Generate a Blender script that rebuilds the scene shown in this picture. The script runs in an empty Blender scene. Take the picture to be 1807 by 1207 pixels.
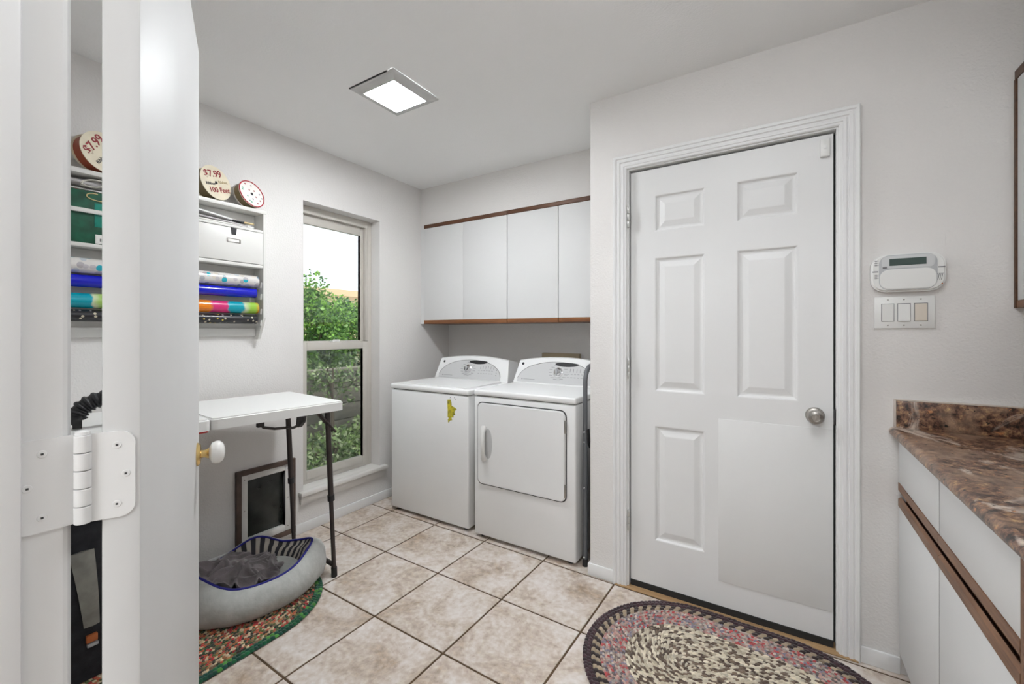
import bpy, bmesh, math, random
import numpy as np
from mathutils import Vector, Matrix, Euler

random.seed(7)
rng = np.random.default_rng(11)
S = bpy.context.scene
C = S.collection
PI = math.pi

# ------------------------------------------------------------------ camera
W_PX, H_PX = 1807.0, 1207.0
F_PX, CX, CY, YAW, CAM_Z = 755.45, 907.1, 586.06, 0.5605, 1.2548
cam_d = bpy.data.cameras.new('camera')
cam_d.sensor_fit = 'HORIZONTAL'
cam_d.sensor_width = 36.0
cam_d.lens = 36.0 * F_PX / W_PX
cam_d.shift_x = -(CX - W_PX / 2) / W_PX
cam_d.shift_y = -(H_PX / 2 - CY) / W_PX
cam_d.clip_start = 0.02
cam = bpy.data.objects.new('camera', cam_d)
cam.location = (0, 0, CAM_Z)
cam.rotation_euler = (PI / 2, 0, YAW)
C.objects.link(cam)
S.camera = cam

# ------------------------------------------------------------------ light
S.view_settings.view_transform = 'Standard'
S.view_settings.look = 'None'
S.view_settings.gamma = 1.0
S.view_settings.use_curve_mapping = False
S.view_settings.exposure = 0.38

world = bpy.data.worlds.new('overcast_sky')
world.use_nodes = True
S.world = world
bg = world.node_tree.nodes['Background']
bg.inputs[0].default_value = (0.90, 0.95, 1.0, 1)
bg.inputs[1].default_value = 1.7

sun_d = bpy.data.lights.new('sun', 'SUN')
sun_d.energy = 4.5
sun_d.angle = math.radians(6)
sun_d.color = (1.0, 0.96, 0.86)
sun = bpy.data.objects.new('sun', sun_d)
sun.rotation_euler = Vector((-0.30, 0.20, -0.93)).to_track_quat('-Z', 'Y').to_euler()
sun.location = (3, -2, 6)
C.objects.link(sun)

ROOM_LAMP = 118.0      # radiance of the room's ceiling light diffuser
FILL_LAMP = 9.0      # radiance of the added fill drum nearer the doorway, above the frame
HALL_FILL = 19.0       # radiance of the added fill light in the hall, out of view

# ------------------------------------------------------------------ materials
MATS = {}

def nodes_of(m):
    m.use_nodes = True
    nt = m.node_tree
    return nt, nt.nodes, nt.links, nt.nodes['Principled BSDF']

def mat(name, col, rough=0.5, metal=0.0, var=0.0, vscale=8.0, bump=0.0, bscale=80.0, spec=None, coat=0.0,
        sheen=0.0, detail=4.0, col2=None):
    if name in MATS:
        return MATS[name]
    m = bpy.data.materials.new(name)
    nt, N, L, p = nodes_of(m)
    p.inputs['Base Color'].default_value = (*col, 1)
    p.inputs['Roughness'].default_value = rough
    p.inputs['Metallic'].default_value = metal
    if spec is not None:
        p.inputs['Specular IOR Level'].default_value = spec
    if coat:
        p.inputs['Coat Weight'].default_value = coat
        p.inputs['Coat Roughness'].default_value = 0.12
    if sheen:
        p.inputs['Sheen Weight'].default_value = sheen
    tc = N.new('ShaderNodeTexCoord')
    if var or col2:
        n = N.new('ShaderNodeTexNoise'); n.inputs['Scale'].default_value = vscale; n.inputs['Detail'].default_value = detail
        L.new(tc.outputs['Object'], n.inputs['Vector'])
        r = N.new('ShaderNodeValToRGB')
        a = col; b = col2 if col2 else tuple(min(1, c * (1 + var)) for c in col)
        if not col2:
            a = tuple(c * (1 - var) for c in col)
        r.color_ramp.elements[0].position = 0.32; r.color_ramp.elements[0].color = (*a, 1)
        r.color_ramp.elements[1].position = 0.68; r.color_ramp.elements[1].color = (*b, 1)
        L.new(n.outputs['Fac'], r.inputs['Fac']); L.new(r.outputs['Color'], p.inputs['Base Color'])
    if bump:
        n2 = N.new('ShaderNodeTexNoise'); n2.inputs['Scale'].default_value = bscale; n2.inputs['Detail'].default_value = 3
        L.new(tc.outputs['Object'], n2.inputs['Vector'])
        bn = N.new('ShaderNodeBump'); bn.inputs['Strength'].default_value = bump; bn.inputs['Distance'].default_value = 0.004
        L.new(n2.outputs['Fac'], bn.inputs['Height']); L.new(bn.outputs['Normal'], p.inputs['Normal'])
    MATS[name] = m
    return m

def wood(name, dark, light, scale=6.0, stretch=(12, 1, 12), rough=0.45):
    m = bpy.data.materials.new(name)
    nt, N, L, p = nodes_of(m)
    tc = N.new('ShaderNodeTexCoord'); mp = N.new('ShaderNodeMapping')
    mp.inputs['Scale'].default_value = stretch
    L.new(tc.outputs['Object'], mp.inputs['Vector'])
    n = N.new('ShaderNodeTexNoise'); n.inputs['Scale'].default_value = scale; n.inputs['Detail'].default_value = 6
    n.inputs['Roughness'].default_value = 0.65
    L.new(mp.outputs['Vector'], n.inputs['Vector'])
    r = N.new('ShaderNodeValToRGB')
    r.color_ramp.elements[0].position = 0.3; r.color_ramp.elements[0].color = (*dark, 1)
    r.color_ramp.elements[1].position = 0.7; r.color_ramp.elements[1].color = (*light, 1)
    L.new(n.outputs['Fac'], r.inputs['Fac']); L.new(r.outputs['Color'], p.inputs['Base Color'])
    p.inputs['Roughness'].default_value = rough
    MATS[name] = m
    return m

def emit(name, col, strength):
    m = bpy.data.materials.new(name)
    nt, N, L, p = nodes_of(m)
    p.inputs['Base Color'].default_value = (0.9, 0.9, 0.9, 1)
    p.inputs['Emission Color'].default_value = (*col, 1)
    p.inputs['Emission Strength'].default_value = strength
    return m

M = {}
M['wall'] = mat('wall_paint', (0.775, 0.755, 0.735), 0.75, var=0.015, vscale=1.5, bump=0.45, bscale=120)
M['ceil'] = mat('ceiling_paint', (0.90, 0.90, 0.895), 0.85, bump=0.25, bscale=140)
M['trim'] = mat('trim_white', (0.82, 0.82, 0.815), 0.42)
M['doorw'] = mat('door_white', (0.79, 0.79, 0.785), 0.42, var=0.015, vscale=2.5)
M['door2'] = mat('near_door_gloss_white', (0.70, 0.70, 0.695), 0.45, spec=0.03, var=0.015, vscale=2.5, bump=0.03, bscale=10)
M['sheet'] = mat('door_sheet_white', (0.77, 0.77, 0.76), 0.5, var=0.015, vscale=4)
M['laminate'] = mat('white_laminate', (0.72, 0.72, 0.715), 0.55, spec=0.3, var=0.012, vscale=2)
M['enamel'] = mat('appliance_enamel', (0.86, 0.86, 0.855), 0.25, var=0.01, vscale=3, bump=0.02, bscale=300)
M['plasticw'] = mat('white_plastic', (0.80, 0.80, 0.78), 0.35)
M['plasticg'] = mat('panel_grey', (0.50, 0.51, 0.52), 0.4)
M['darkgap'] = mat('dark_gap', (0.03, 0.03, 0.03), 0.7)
M['black'] = mat('black_plastic', (0.018, 0.018, 0.02), 0.4)
M['blackm'] = mat('black_fabric', (0.022, 0.023, 0.028), 0.85, var=0.4, vscale=30, bump=0.4, bscale=300)
M['rubber'] = mat('black_rubber', (0.02, 0.02, 0.02), 0.7)
M['chrome'] = mat('chrome', (0.75, 0.75, 0.76), 0.18, 1.0)
M['nickel'] = mat('satin_nickel', (0.42, 0.40, 0.37), 0.28, 1.0)
M['brass'] = mat('brass', (0.72, 0.52, 0.22), 0.22, 1.0)
M['porcelain'] = mat('porcelain', (0.85, 0.84, 0.81), 0.1, coat=0.5)
M['bronze'] = mat('bronze_tube', (0.055, 0.045, 0.042), 0.4, 0.4)
M['greytube'] = mat('grey_tube', (0.14, 0.145, 0.155), 0.42, 0.3)
M['tabletop'] = mat('table_plastic', (0.80, 0.80, 0.78), 0.42, bump=0.08, bscale=220)
M['vinyl'] = mat('window_vinyl', (0.60, 0.57, 0.52), 0.45)
M['sillw'] = mat('sill_white', (0.78, 0.76, 0.73), 0.4)
M['brownframe'] = mat('brown_paint', (0.085, 0.055, 0.042), 0.5, var=0.25, vscale=20)
M['alu'] = mat('white_aluminium', (0.74, 0.73, 0.70), 0.4)
M['flap'] = mat('pet_flap', (0.022, 0.026, 0.022), 0.25, var=0.4, vscale=12)
M['tan'] = mat('tan_plastic', (0.42, 0.34, 0.22), 0.5)
M['grout'] = mat('grout', (0.11, 0.068, 0.036), 0.9, var=0.3, vscale=14)
M['yellow'] = mat('sticker_yellow', (0.70, 0.60, 0.03), 0.6, vscale=45, col2=(0.22, 0.20, 0.03))
M['lcd'] = mat('lcd', (0.055, 0.085, 0.075), 0.2)
M['mark'] = mat('grey_print', (0.20, 0.20, 0.21), 0.6)
M['markd'] = mat('dark_print', (0.05, 0.05, 0.05), 0.6)
M['ivory'] = mat('ivory_rocker', (0.70, 0.63, 0.54), 0.4)
M['threshold'] = wood('threshold_wood', (0.30, 0.17, 0.075), (0.50, 0.33, 0.17), 5, (1, 14, 14))
M['woodx'] = wood('walnut_x', (0.15, 0.055, 0.018), (0.30, 0.12, 0.04), 5, (1, 14, 14))
M['wooddx'] = wood('walnut_dark_x', (0.07, 0.026, 0.011), (0.15, 0.06, 0.024), 5, (1, 14, 14))
M['woody'] = wood('oak_y', (0.13, 0.058, 0.028), (0.27, 0.135, 0.07), 5, (14, 1, 14))
M['wooddy'] = wood('oak_dark_y', (0.055, 0.022, 0.010), (0.11, 0.048, 0.02), 5, (14, 1, 14))
M['shelfw'] = mat('shelf_white', (0.74, 0.73, 0.70), 0.4)
M['card'] = mat('spool_card', (0.72, 0.65, 0.50), 0.7, var=0.06, vscale=20)
M['cardw'] = mat('spool_card_white', (0.80, 0.77, 0.72), 0.7, var=0.04, vscale=20)
M['redprint'] = mat('red_print', (0.26, 0.015, 0.02), 0.6)
M['redrib'] = mat('red_ribbon', (0.42, 0.02, 0.03), 0.45)
M['rustrib'] = mat('rust_ribbon', (0.30, 0.055, 0.02), 0.5)
M['oliverib'] = mat('olive_ribbon', (0.17, 0.13, 0.06), 0.5)
M['greenprint'] = mat('green_print', (0.08, 0.35, 0.22), 0.6)
M['paper'] = mat('white_paper', (0.78, 0.77, 0.74), 0.7, var=0.05, vscale=30)
M['greenbag'] = mat('green_bag', (0.008, 0.085, 0.045), 0.5, var=0.35, vscale=25)
M['tealbag'] = mat('teal_bag', (0.005, 0.22, 0.16), 0.45, var=0.2, vscale=25)
M['redbag'] = mat('red_bag', (0.55, 0.05, 0.02), 0.5)
M['polybag'] = mat('grey_film', (0.48, 0.46, 0.46), 0.35, var=0.15, vscale=18, bump=0.6, bscale=35)
M['string'] = mat('white_string', (0.62, 0.60, 0.54), 0.8)
M['gold'] = mat('gold_cord', (0.60, 0.48, 0.24), 0.45)
M['blueroll'] = mat('blue_wrap', (0.005, 0.01, 0.50), 0.18)
M['bedgrey'] = mat('bed_fleece', (0.46, 0.47, 0.45), 0.95, var=0.10, vscale=22, bump=0.5, bscale=60, sheen=0.4)
M['bedfloor'] = mat('bed_cushion', (0.55, 0.57, 0.55), 0.95, var=0.12, vscale=15, bump=0.5, bscale=60, sheen=0.4)
M['piping'] = mat('blue_piping', (0.012, 0.012, 0.20), 0.7)
M['blanket'] = mat('blanket_fleece', (0.19, 0.165, 0.172), 0.95, var=0.45, vscale=11, bump=0.5, bscale=90, sheen=0.5, col2=None)
M['greypanel'] = mat('grey_nylon', (0.30, 0.30, 0.27), 0.55, var=0.2, vscale=20)
M['orange'] = mat('orange_tag', (0.55, 0.16, 0.05), 0.6)
M['fence'] = wood('fence_boards', (0.13, 0.11, 0.095), (0.26, 0.225, 0.19), 3, (1, 1, 10), 0.8)
M['soil'] = mat('soil', (0.62, 0.62, 0.62), 0.9, var=0.2, vscale=4)
M['stucco'] = mat('tan_stucco', (0.55, 0.42, 0.28), 0.9)
M['hallfloor'] = mat('hall_floor', (0.50, 0.43, 0.36), 0.5, var=0.1, vscale=3)

def tile_mat():
    m = bpy.data.materials.new('travertine_tile')
    nt, N, L, p = nodes_of(m)
    g = N.new('ShaderNodeNewGeometry'); oi = N.new('ShaderNodeObjectInfo')
    add = N.new('ShaderNodeVectorMath'); add.operation = 'ADD'
    sc = N.new('ShaderNodeMath'); sc.operation = 'MULTIPLY'; sc.inputs[1].default_value = 37.0
    L.new(oi.outputs['Random'], sc.inputs[0])
    L.new(g.outputs['Position'], add.inputs[0]); L.new(sc.outputs[0], add.inputs[1])
    n1 = N.new('ShaderNodeTexNoise'); n1.inputs['Scale'].default_value = 5.5; n1.inputs['Detail'].default_value = 9
    n1.inputs['Roughness'].default_value = 0.68; n1.inputs['Distortion'].default_value = 0.6
    L.new(add.outputs[0], n1.inputs['Vector'])
    r = N.new('ShaderNodeValToRGB'); cr = r.color_ramp
    cr.elements[0].position = 0.32; cr.elements[0].color = (0.42, 0.315, 0.225, 1)
    cr.elements[1].position = 0.72; cr.elements[1].color = (0.80, 0.745, 0.71, 1)
    e = cr.elements.new(0.50); e.color = (0.645, 0.56, 0.49, 1)
    L.new(n1.outputs['Fac'], r.inputs['Fac'])
    n2 = N.new('ShaderNodeTexNoise'); n2.inputs['Scale'].default_value = 42; n2.inputs['Detail'].default_value = 5
    L.new(add.outputs[0], n2.inputs['Vector'])
    mx = N.new('ShaderNodeMix'); mx.data_type = 'RGBA'; mx.blend_type = 'OVERLAY'
    mx.inputs['Factor'].default_value = 0.6
    L.new(r.outputs['Color'], mx.inputs[6])
    r2 = N.new('ShaderNodeValToRGB')
    r2.color_ramp.elements[0].position = 0.3; r2.color_ramp.elements[0].color = (0.3, 0.3, 0.3, 1)
    r2.color_ramp.elements[1].position = 0.7; r2.color_ramp.elements[1].color = (0.72, 0.72, 0.72, 1)
    L.new(n2.outputs['Fac'], r2.inputs['Fac']); L.new(r2.outputs['Color'], mx.inputs[7])
    # dark pits
    v = N.new('ShaderNodeTexVoronoi'); v.inputs['Scale'].default_value = 26
    L.new(add.outputs[0], v.inputs['Vector'])
    lt = N.new('ShaderNodeMath'); lt.operation = 'LESS_THAN'; lt.inputs[1].default_value = 0.045
    L.new(v.outputs['Distance'], lt.inputs[0])
    mx2 = N.new('ShaderNodeMix'); mx2.data_type = 'RGBA'
    L.new(lt.outputs[0], mx2.inputs['Factor']); L.new(mx.outputs[2], mx2.inputs[6])
    mx2.inputs[7].default_value = (0.25, 0.19, 0.14, 1)
    L.new(mx2.outputs[2], p.inputs['Base Color'])
    p.inputs['Roughness'].default_value = 0.42
    b = N.new('ShaderNodeBump'); b.inputs['Strength'].default_value = 0.12; b.inputs['Distance'].default_value = 0.003
    L.new(n2.outputs['Fac'], b.inputs['Height']); L.new(b.outputs['Normal'], p.inputs['Normal'])
    return m
M['tile'] = tile_mat()

def counter_mat():
    m = bpy.data.materials.new('granite_laminate')
    nt, N, L, p = nodes_of(m)
    g = N.new('ShaderNodeNewGeometry')
    def noise(scale, detail, rough, dist=0.0, mp=None):
        n = N.new('ShaderNodeTexNoise'); n.inputs['Scale'].default_value = scale; n.inputs['Detail'].default_value = detail
        n.inputs['Roughness'].default_value = rough; n.inputs['Distortion'].default_value = dist
        q = N.new('ShaderNodeMapping'); q.inputs['Scale'].default_value = mp or (1, 1, 1)
        L.new(g.outputs['Position'], q.inputs['Vector']); L.new(q.outputs['Vector'], n.inputs['Vector'])
        return n
    def ramp(n, stops):
        r = N.new('ShaderNodeValToRGB'); cr = r.color_ramp
        cr.elements[0].position = stops[0][0]; cr.elements[0].color = (*stops[0][1], 1)
        cr.elements[1].position = stops[-1][0]; cr.elements[1].color = (*stops[-1][1], 1)
        for pos, c in stops[1:-1]:
            e = cr.elements.new(pos); e.color = (*c, 1)
        L.new(n.outputs['Fac'], r.inputs['Fac']); return r
    def mix(fac, a, b, mode='MIX'):
        x = N.new('ShaderNodeMix'); x.data_type = 'RGBA'; x.blend_type = mode
        if isinstance(fac, float): x.inputs['Factor'].default_value = fac
        else: L.new(fac, x.inputs['Factor'])
        L.new(a, x.inputs[6])
        if isinstance(b, tuple): x.inputs[7].default_value = (*b, 1)
        else: L.new(b, x.inputs[7])
        return x.outputs[2]
    bw = lambda n, a, c: ramp(n, [(a, (0, 0, 0)), (c, (1, 1, 1))]).outputs['Color']
    ground = ramp(noise(46, 8, 0.72), [(0.38, (0.015, 0.010, 0.008)), (0.46, (0.10, 0.048, 0.032)), (0.53, (0.22, 0.115, 0.072)), (0.60, (0.36, 0.21, 0.11)), (0.68, (0.68, 0.45, 0.20))]).outputs['Color']
    big = noise(6, 3, 0.5, 0.8)
    col = mix(bw(big, 0.50, 0.64), ground, ramp(noise(24, 6, 0.7), [(0.35, (0.17, 0.105, 0.075)), (0.65, (0.42, 0.28, 0.19))]).outputs['Color'])
    flow = noise(5.0, 5, 0.6, 1.6, (1.0, 0.5, 1.0))
    col = mix(bw(flow, 0.54, 0.62), col, (0.60, 0.50, 0.42))
    col = mix(bw(noise(55, 3, 0.6), 0.635, 0.67), col, (0.012, 0.010, 0.010))
    col = mix(bw(noise(38, 4, 0.6, 0.5), 0.64, 0.69), col, (0.52, 0.22, 0.09))
    L.new(col, p.inputs['Base Color'])
    p.inputs['Roughness'].default_value = 0.3
    return m
M['counter'] = counter_mat()

def glass_mat(name='pane_glass', tint=(0.94, 0.97, 0.96)):
    m = bpy.data.materials.new(name); m.use_nodes = True
    nt = m.node_tree; N = nt.nodes; L = nt.links
    N.remove(N['Principled BSDF'])
    out = N['Material Output']
    t = N.new('ShaderNodeBsdfTransparent'); t.inputs[0].default_value = (*tint, 1)
    g = N.new('ShaderNodeBsdfGlossy'); g.inputs['Roughness'].default_value = 0.01
    f = N.new('ShaderNodeFresnel'); f.inputs['IOR'].default_value = 1.45
    mx = N.new('ShaderNodeMixShader')
    L.new(f.outputs[0], mx.inputs[0]); L.new(t.outputs[0], mx.inputs[1]); L.new(g.outputs[0], mx.inputs[2])
    L.new(mx.outputs[0], out.inputs[0])
    return m
M['glass'] = glass_mat()

def screen_mat():
    m = bpy.data.materials.new('insect_screen'); m.use_nodes = True
    nt = m.node_tree; N = nt.nodes; L = nt.links
    N.remove(N['Principled BSDF'])
    out = N['Material Output']
    t = N.new('ShaderNodeBsdfTransparent')
    d = N.new('ShaderNodeBsdfDiffuse'); d.inputs[0].default_value = (0.10, 0.10, 0.095, 1)
    mx = N.new('ShaderNodeMixShader'); mx.inputs[0].default_value = 0.30
    L.new(t.outputs[0], mx.inputs[1]); L.new(d.outputs[0], mx.inputs[2]); L.new(mx.outputs[0], out.inputs[0])
    return m
M['screen'] = screen_mat()

def attr_mat(name, rough=0.9, bump=0.0, transl=0.0, sheen=0.0):
    m = bpy.data.materials.new(name)
    nt, N, L, p = nodes_of(m)
    a = N.new('ShaderNodeAttribute'); a.attribute_name = 'Col'
    L.new(a.outputs['Color'], p.inputs['Base Color'])
    p.inputs['Roughness'].default_value = rough
    if sheen:
        p.inputs['Sheen Weight'].default_value = sheen
    if transl:
        out = N['Material Output']
        tr = N.new('ShaderNodeBsdfTranslucent'); L.new(a.outputs['Color'], tr.inputs[0])
        mx = N.new('ShaderNodeMixShader'); mx.inputs[0].default_value = transl
        L.new(p.outputs[0], mx.inputs[1]); L.new(tr.outputs[0], mx.inputs[2]); L.new(mx.outputs[0], out.inputs[0])
    return m
M['braid'] = attr_mat('braided_cotton', 0.92, sheen=0.2)
M['leaf'] = attr_mat('leaf', 0.5, transl=0.35)

def stripe_mat():
    m = bpy.data.materials.new('striped_lining')
    nt, N, L, p = nodes_of(m)
    a = N.new('ShaderNodeAttribute'); a.attribute_name = 'u'
    s = N.new('ShaderNodeMath'); s.operation = 'SINE'
    L.new(a.outputs['Fac'], s.inputs[0])
    r = N.new('ShaderNodeValToRGB'); r.color_ramp.interpolation = 'LINEAR'
    r.color_ramp.elements[0].position = 0.42; r.color_ramp.elements[0].color = (0.03, 0.028, 0.035, 1)
    r.color_ramp.elements[1].position = 0.62; r.color_ramp.elements[1].color = (0.45, 0.41, 0.36, 1)
    mr = N.new('ShaderNodeMapRange'); mr.inputs[1].default_value = -1; mr.inputs[2].default_value = 1
    L.new(s.outputs[0], mr.inputs[0]); L.new(mr.outputs[0], r.inputs['Fac'])
    L.new(r.outputs['Color'], p.inputs['Base Color']); p.inputs['Roughness'].default_value = 0.9
    return m
M['stripes'] = stripe_mat()

def roll_mat(name, stops, scale, axis=1, specks=None, base=None):
    """wrapping paper: bands along the roll (stops) or printed patches (specks)"""
    m = bpy.data.materials.new(name)
    nt, N, L, p = nodes_of(m)
    tc = N.new('ShaderNodeTexCoord')
    if stops:
        sp = N.new('ShaderNodeSeparateXYZ'); L.new(tc.outputs['Object'], sp.inputs[0])
        nz = N.new('ShaderNodeTexNoise'); nz.inputs['Scale'].default_value = 22
        L.new(tc.outputs['Object'], nz.inputs['Vector'])
        ad = N.new('ShaderNodeMath'); ad.operation = 'MULTIPLY_ADD'
        ad.inputs[1].default_value = 0.05; L.new(nz.outputs['Fac'], ad.inputs[0]); L.new(sp.outputs[axis], ad.inputs[2])
        mu = N.new('ShaderNodeMath'); mu.operation = 'MULTIPLY'; mu.inputs[1].default_value = scale
        L.new(ad.outputs[0], mu.inputs[0])
        fr = N.new('ShaderNodeMath'); fr.operation = 'FRACT'; L.new(mu.outputs[0], fr.inputs[0])
        r = N.new('ShaderNodeValToRGB'); cr = r.color_ramp
        cr.elements[0].position = 0; cr.elements[0].color = (*stops[0][1], 1)
        cr.elements[1].position = stops[-1][0]; cr.elements[1].color = (*stops[-1][1], 1)
        for pos, c in stops[1:-1]:
            e = cr.elements.new(pos); e.color = (*c, 1)
        L.new(fr.outputs[0], r.inputs['Fac']); L.new(r.outputs['Color'], p.inputs['Base Color'])
    else:
        v = N.new('ShaderNodeTexVoronoi'); v.inputs['Scale'].default_value = scale
        L.new(tc.outputs['Object'], v.inputs['Vector'])
        lt = N.new('ShaderNodeMath'); lt.operation = 'LESS_THAN'; lt.inputs[1].default_value = specks[0]
        L.new(v.outputs['Distance'], lt.inputs[0])
        hs = N.new('ShaderNodeValToRGB'); hs.color_ramp.interpolation = 'CONSTANT'
        cs = specks[1]
        hs.color_ramp.elements[0].color = (*cs[0], 1); hs.color_ramp.elements[0].position = 0
        hs.color_ramp.elements[1].color = (*cs[1], 1); hs.color_ramp.elements[1].position = 1 / len(cs)
        for i in range(2, len(cs)):
            e = hs.color_ramp.elements.new(i / len(cs)); e.color = (*cs[i], 1)
        sx = N.new('ShaderNodeSeparateXYZ'); L.new(v.outputs['Color'], sx.inputs[0]); L.new(sx.outputs[0], hs.inputs['Fac'])
        mx = N.new('ShaderNodeMix'); mx.data_type = 'RGBA'
        L.new(lt.outputs[0], mx.inputs['Factor']); mx.inputs[6].default_value = (*base, 1); L.new(hs.outputs['Color'], mx.inputs[7])
        L.new(mx.outputs[2], p.inputs['Base Color'])
    p.inputs['Roughness'].default_value = 0.25
    return m

# ------------------------------------------------------------------ geometry helpers
def newbm():
    return bmesh.new()

def bx(bm, x0, x1, y0, y1, z0, z1, bev=0.0, seg=2):
    if bev <= 0:
        vs = [bm.verts.new(p) for p in ((x0, y0, z0), (x1, y0, z0), (x1, y1, z0), (x0, y1, z0),
                                        (x0, y0, z1), (x1, y0, z1), (x1, y1, z1), (x0, y1, z1))]
        for f in ((3, 2, 1, 0), (4, 5, 6, 7), (0, 1, 5, 4), (1, 2, 6, 5), (2, 3, 7, 6), (3, 0, 4, 7)):
            bm.faces.new([vs[i] for i in f])
        return bm
    t = bmesh.new(); bx(t, x0, x1, y0, y1, z0, z1)
    bmesh.ops.bevel(t, geom=t.edges[:], offset=bev, segments=seg, affect='EDGES', profile=0.5)
    merge(bm, t); return bm

def merge(bm, t, mtx=None):
    if mtx is not None:
        bmesh.ops.transform(t, matrix=mtx, verts=t.verts)
    me = bpy.data.meshes.new('tmp'); t.to_mesh(me); t.free()
    bm.from_mesh(me); bpy.data.meshes.remove(me)

def prism(bm, poly, axis, lo, hi):
    """poly in the two remaining axes (cyclic order), extruded along axis"""
    def P(a, b, c):
        return {'x': (c, a, b), 'y': (a, c, b), 'z': (a, b, c)}[axis]
    v0 = [bm.verts.new(P(a, b, lo)) for a, b in poly]
    v1 = [bm.verts.new(P(a, b, hi)) for a, b in poly]
    n = len(poly)
    for i in range(n):
        bm.faces.new((v0[i], v0[(i + 1) % n], v1[(i + 1) % n], v1[i]))
    bm.faces.new(v0[::-1]); bm.faces.new(v1)
    bmesh.ops.recalc_face_normals(bm, faces=bm.faces[:])
    return bm

def frames(pts):
    pts = [Vector(p) for p in pts]
    T = []
    for i in range(len(pts)):
        a = pts[max(0, i - 1)]; b = pts[min(len(pts) - 1, i + 1)]
        T.append((b - a).normalized())
    up = Vector((0, 0, 1)) if abs(T[0].z) < 0.9 else Vector((1, 0, 0))
    n = T[0].cross(up).normalized(); Ns = [n]
    for i in range(1, len(pts)):
        ax = T[i - 1].cross(T[i])
        if ax.length > 1e-7:
            n = Matrix.Rotation(T[i - 1].angle(T[i]), 3, ax.normalized()) @ n
        Ns.append(n.copy())
    return pts, T, Ns

def tube(bm, pts, r, n=10, closed=False, cap=True):
    rs = r if hasattr(r, '__len__') else [r] * len(pts)
    pts, T, Ns = frames(pts)
    rings = []
    for p, t, nn, rr in zip(pts, T, Ns, rs):
        b = t.cross(nn)
        rings.append([bm.verts.new(p + rr * (math.cos(2 * PI * k / n) * nn + math.sin(2 * PI * k / n) * b)) for k in range(n)])
    m = len(rings)
    for i in range(m if closed else m - 1):
        A, B = rings[i], rings[(i + 1) % m]
        for k in range(n):
            bm.faces.new((A[k], A[(k + 1) % n], B[(k + 1) % n], B[k]))
    if cap and not closed:
        bm.faces.new(rings[0][::-1]); bm.faces.new(rings[-1])
    return bm

def lathe(bm, prof, org, axis, n=24):
    """prof: list of (radius, along)"""
    ax = Vector(axis).normalized(); org = Vector(org)
    u = ax.orthogonal().normalized(); v = ax.cross(u)
    rings = []
    for r, h in prof:
        rings.append([bm.verts.new(org + ax * h + max(r, 1e-5) * (math.cos(2 * PI * k / n) * u + math.sin(2 * PI * k / n) * v)) for k in range(n)])
    for A, B in zip(rings, rings[1:]):
        for k in range(n):
            bm.faces.new((A[k], A[(k + 1) % n], B[(k + 1) % n], B[k]))
    bm.faces.new(rings[0][::-1]); bm.faces.new(rings[-1])
    return bm

def rrect(x0, x1, y0, y1, r, n=6):
    out = []
    for cx, cy, a0 in ((x1 - r, y1 - r, 0), (x0 + r, y1 - r, 90), (x0 + r, y0 + r, 180), (x1 - r, y0 + r, 270)):
        for k in range(n + 1):
            a = math.radians(a0 + 90 * k / n); out.append((cx + r * math.cos(a), cy + r * math.sin(a)))
    return out

def obj(name, bm, m, parent=None, smooth=True, angle=35, shift=None):
    me = bpy.data.meshes.new(name)
    if shift is not None:
        bmesh.ops.translate(bm, vec=-Vector(shift), verts=bm.verts)
    bmesh.ops.remove_doubles(bm, verts=bm.verts, dist=1e-6)
    bm.to_mesh(me); bm.free()
    me.materials.append(m)
    if smooth:
        me.polygons.foreach_set('use_smooth', [True] * len(me.polygons))
        me.set_sharp_from_angle(angle=math.radians(angle))
    o = bpy.data.objects.new(name, me); C.objects.link(o)
    if parent is not None:
        o.parent = parent
    return o

def tag(o, label, cat, group=None, kind=None):
    o['label'] = label
    if cat:
        o['category'] = cat
    if group:
        o['group'] = group
    if kind:
        o['kind'] = kind
    return o

def thing(name, label, cat, loc=(0, 0, 0), rot=(0, 0, 0), group=None, kind=None):
    o = bpy.data.objects.new(name, None); C.objects.link(o)
    o.location = loc; o.rotation_euler = rot; o.empty_display_size = 0.05
    return tag(o, label, cat, group, kind)

def part(name, bm, m, root, world=True, parent=None, label=None, **k):
    """world=True: bm given in world coordinates, root unrotated"""
    o = obj(name, bm, m, parent or root, shift=root.location if world else None, **k)
    if label:
        o['label'] = label
    return o

def struct(name, bm, m, label, cat):
    return tag(obj(name, bm, m, smooth=False), label, cat, kind='structure')

def text_bm(body, size, ext=0.0004):
    cu = bpy.data.curves.new('t', 'FONT'); cu.body = body; cu.size = size; cu.extrude = ext; cu.offset = size * 0.016
    cu.align_x = 'CENTER'; cu.align_y = 'CENTER'
    o = bpy.data.objects.new('t', cu); C.objects.link(o)
    bpy.context.view_layer.update()
    me = bpy.data.meshes.new_from_object(o.evaluated_get(bpy.context.evaluated_depsgraph_get()))
    bpy.data.objects.remove(o); bpy.data.curves.remove(cu)
    b = bmesh.new(); b.from_mesh(me); bpy.data.meshes.remove(me)
    return b

# ------------------------------------------------------------------ room dimensions
XL, XR = -2.549, 0.97
YF0, YF = 0.010, 0.130         # wall with the doorway we look through
YW = 2.089                     # wall with the six panel door
YB = 2.955                     # back of the laundry alcove
XA = -0.844                    # alcove side wall
ZC = 2.44
SOF = 2.594                    # soffit and wall cabinet front
T = 0.14

# floor: grout bed and tiles
b = newbm(); bx(b, XL - T, XR + T, YF0, YB + T, -0.10, -0.003)
floor = struct('floor', b, M['grout'], 'travertine tile floor with dark brown grout', 'floor')

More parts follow.
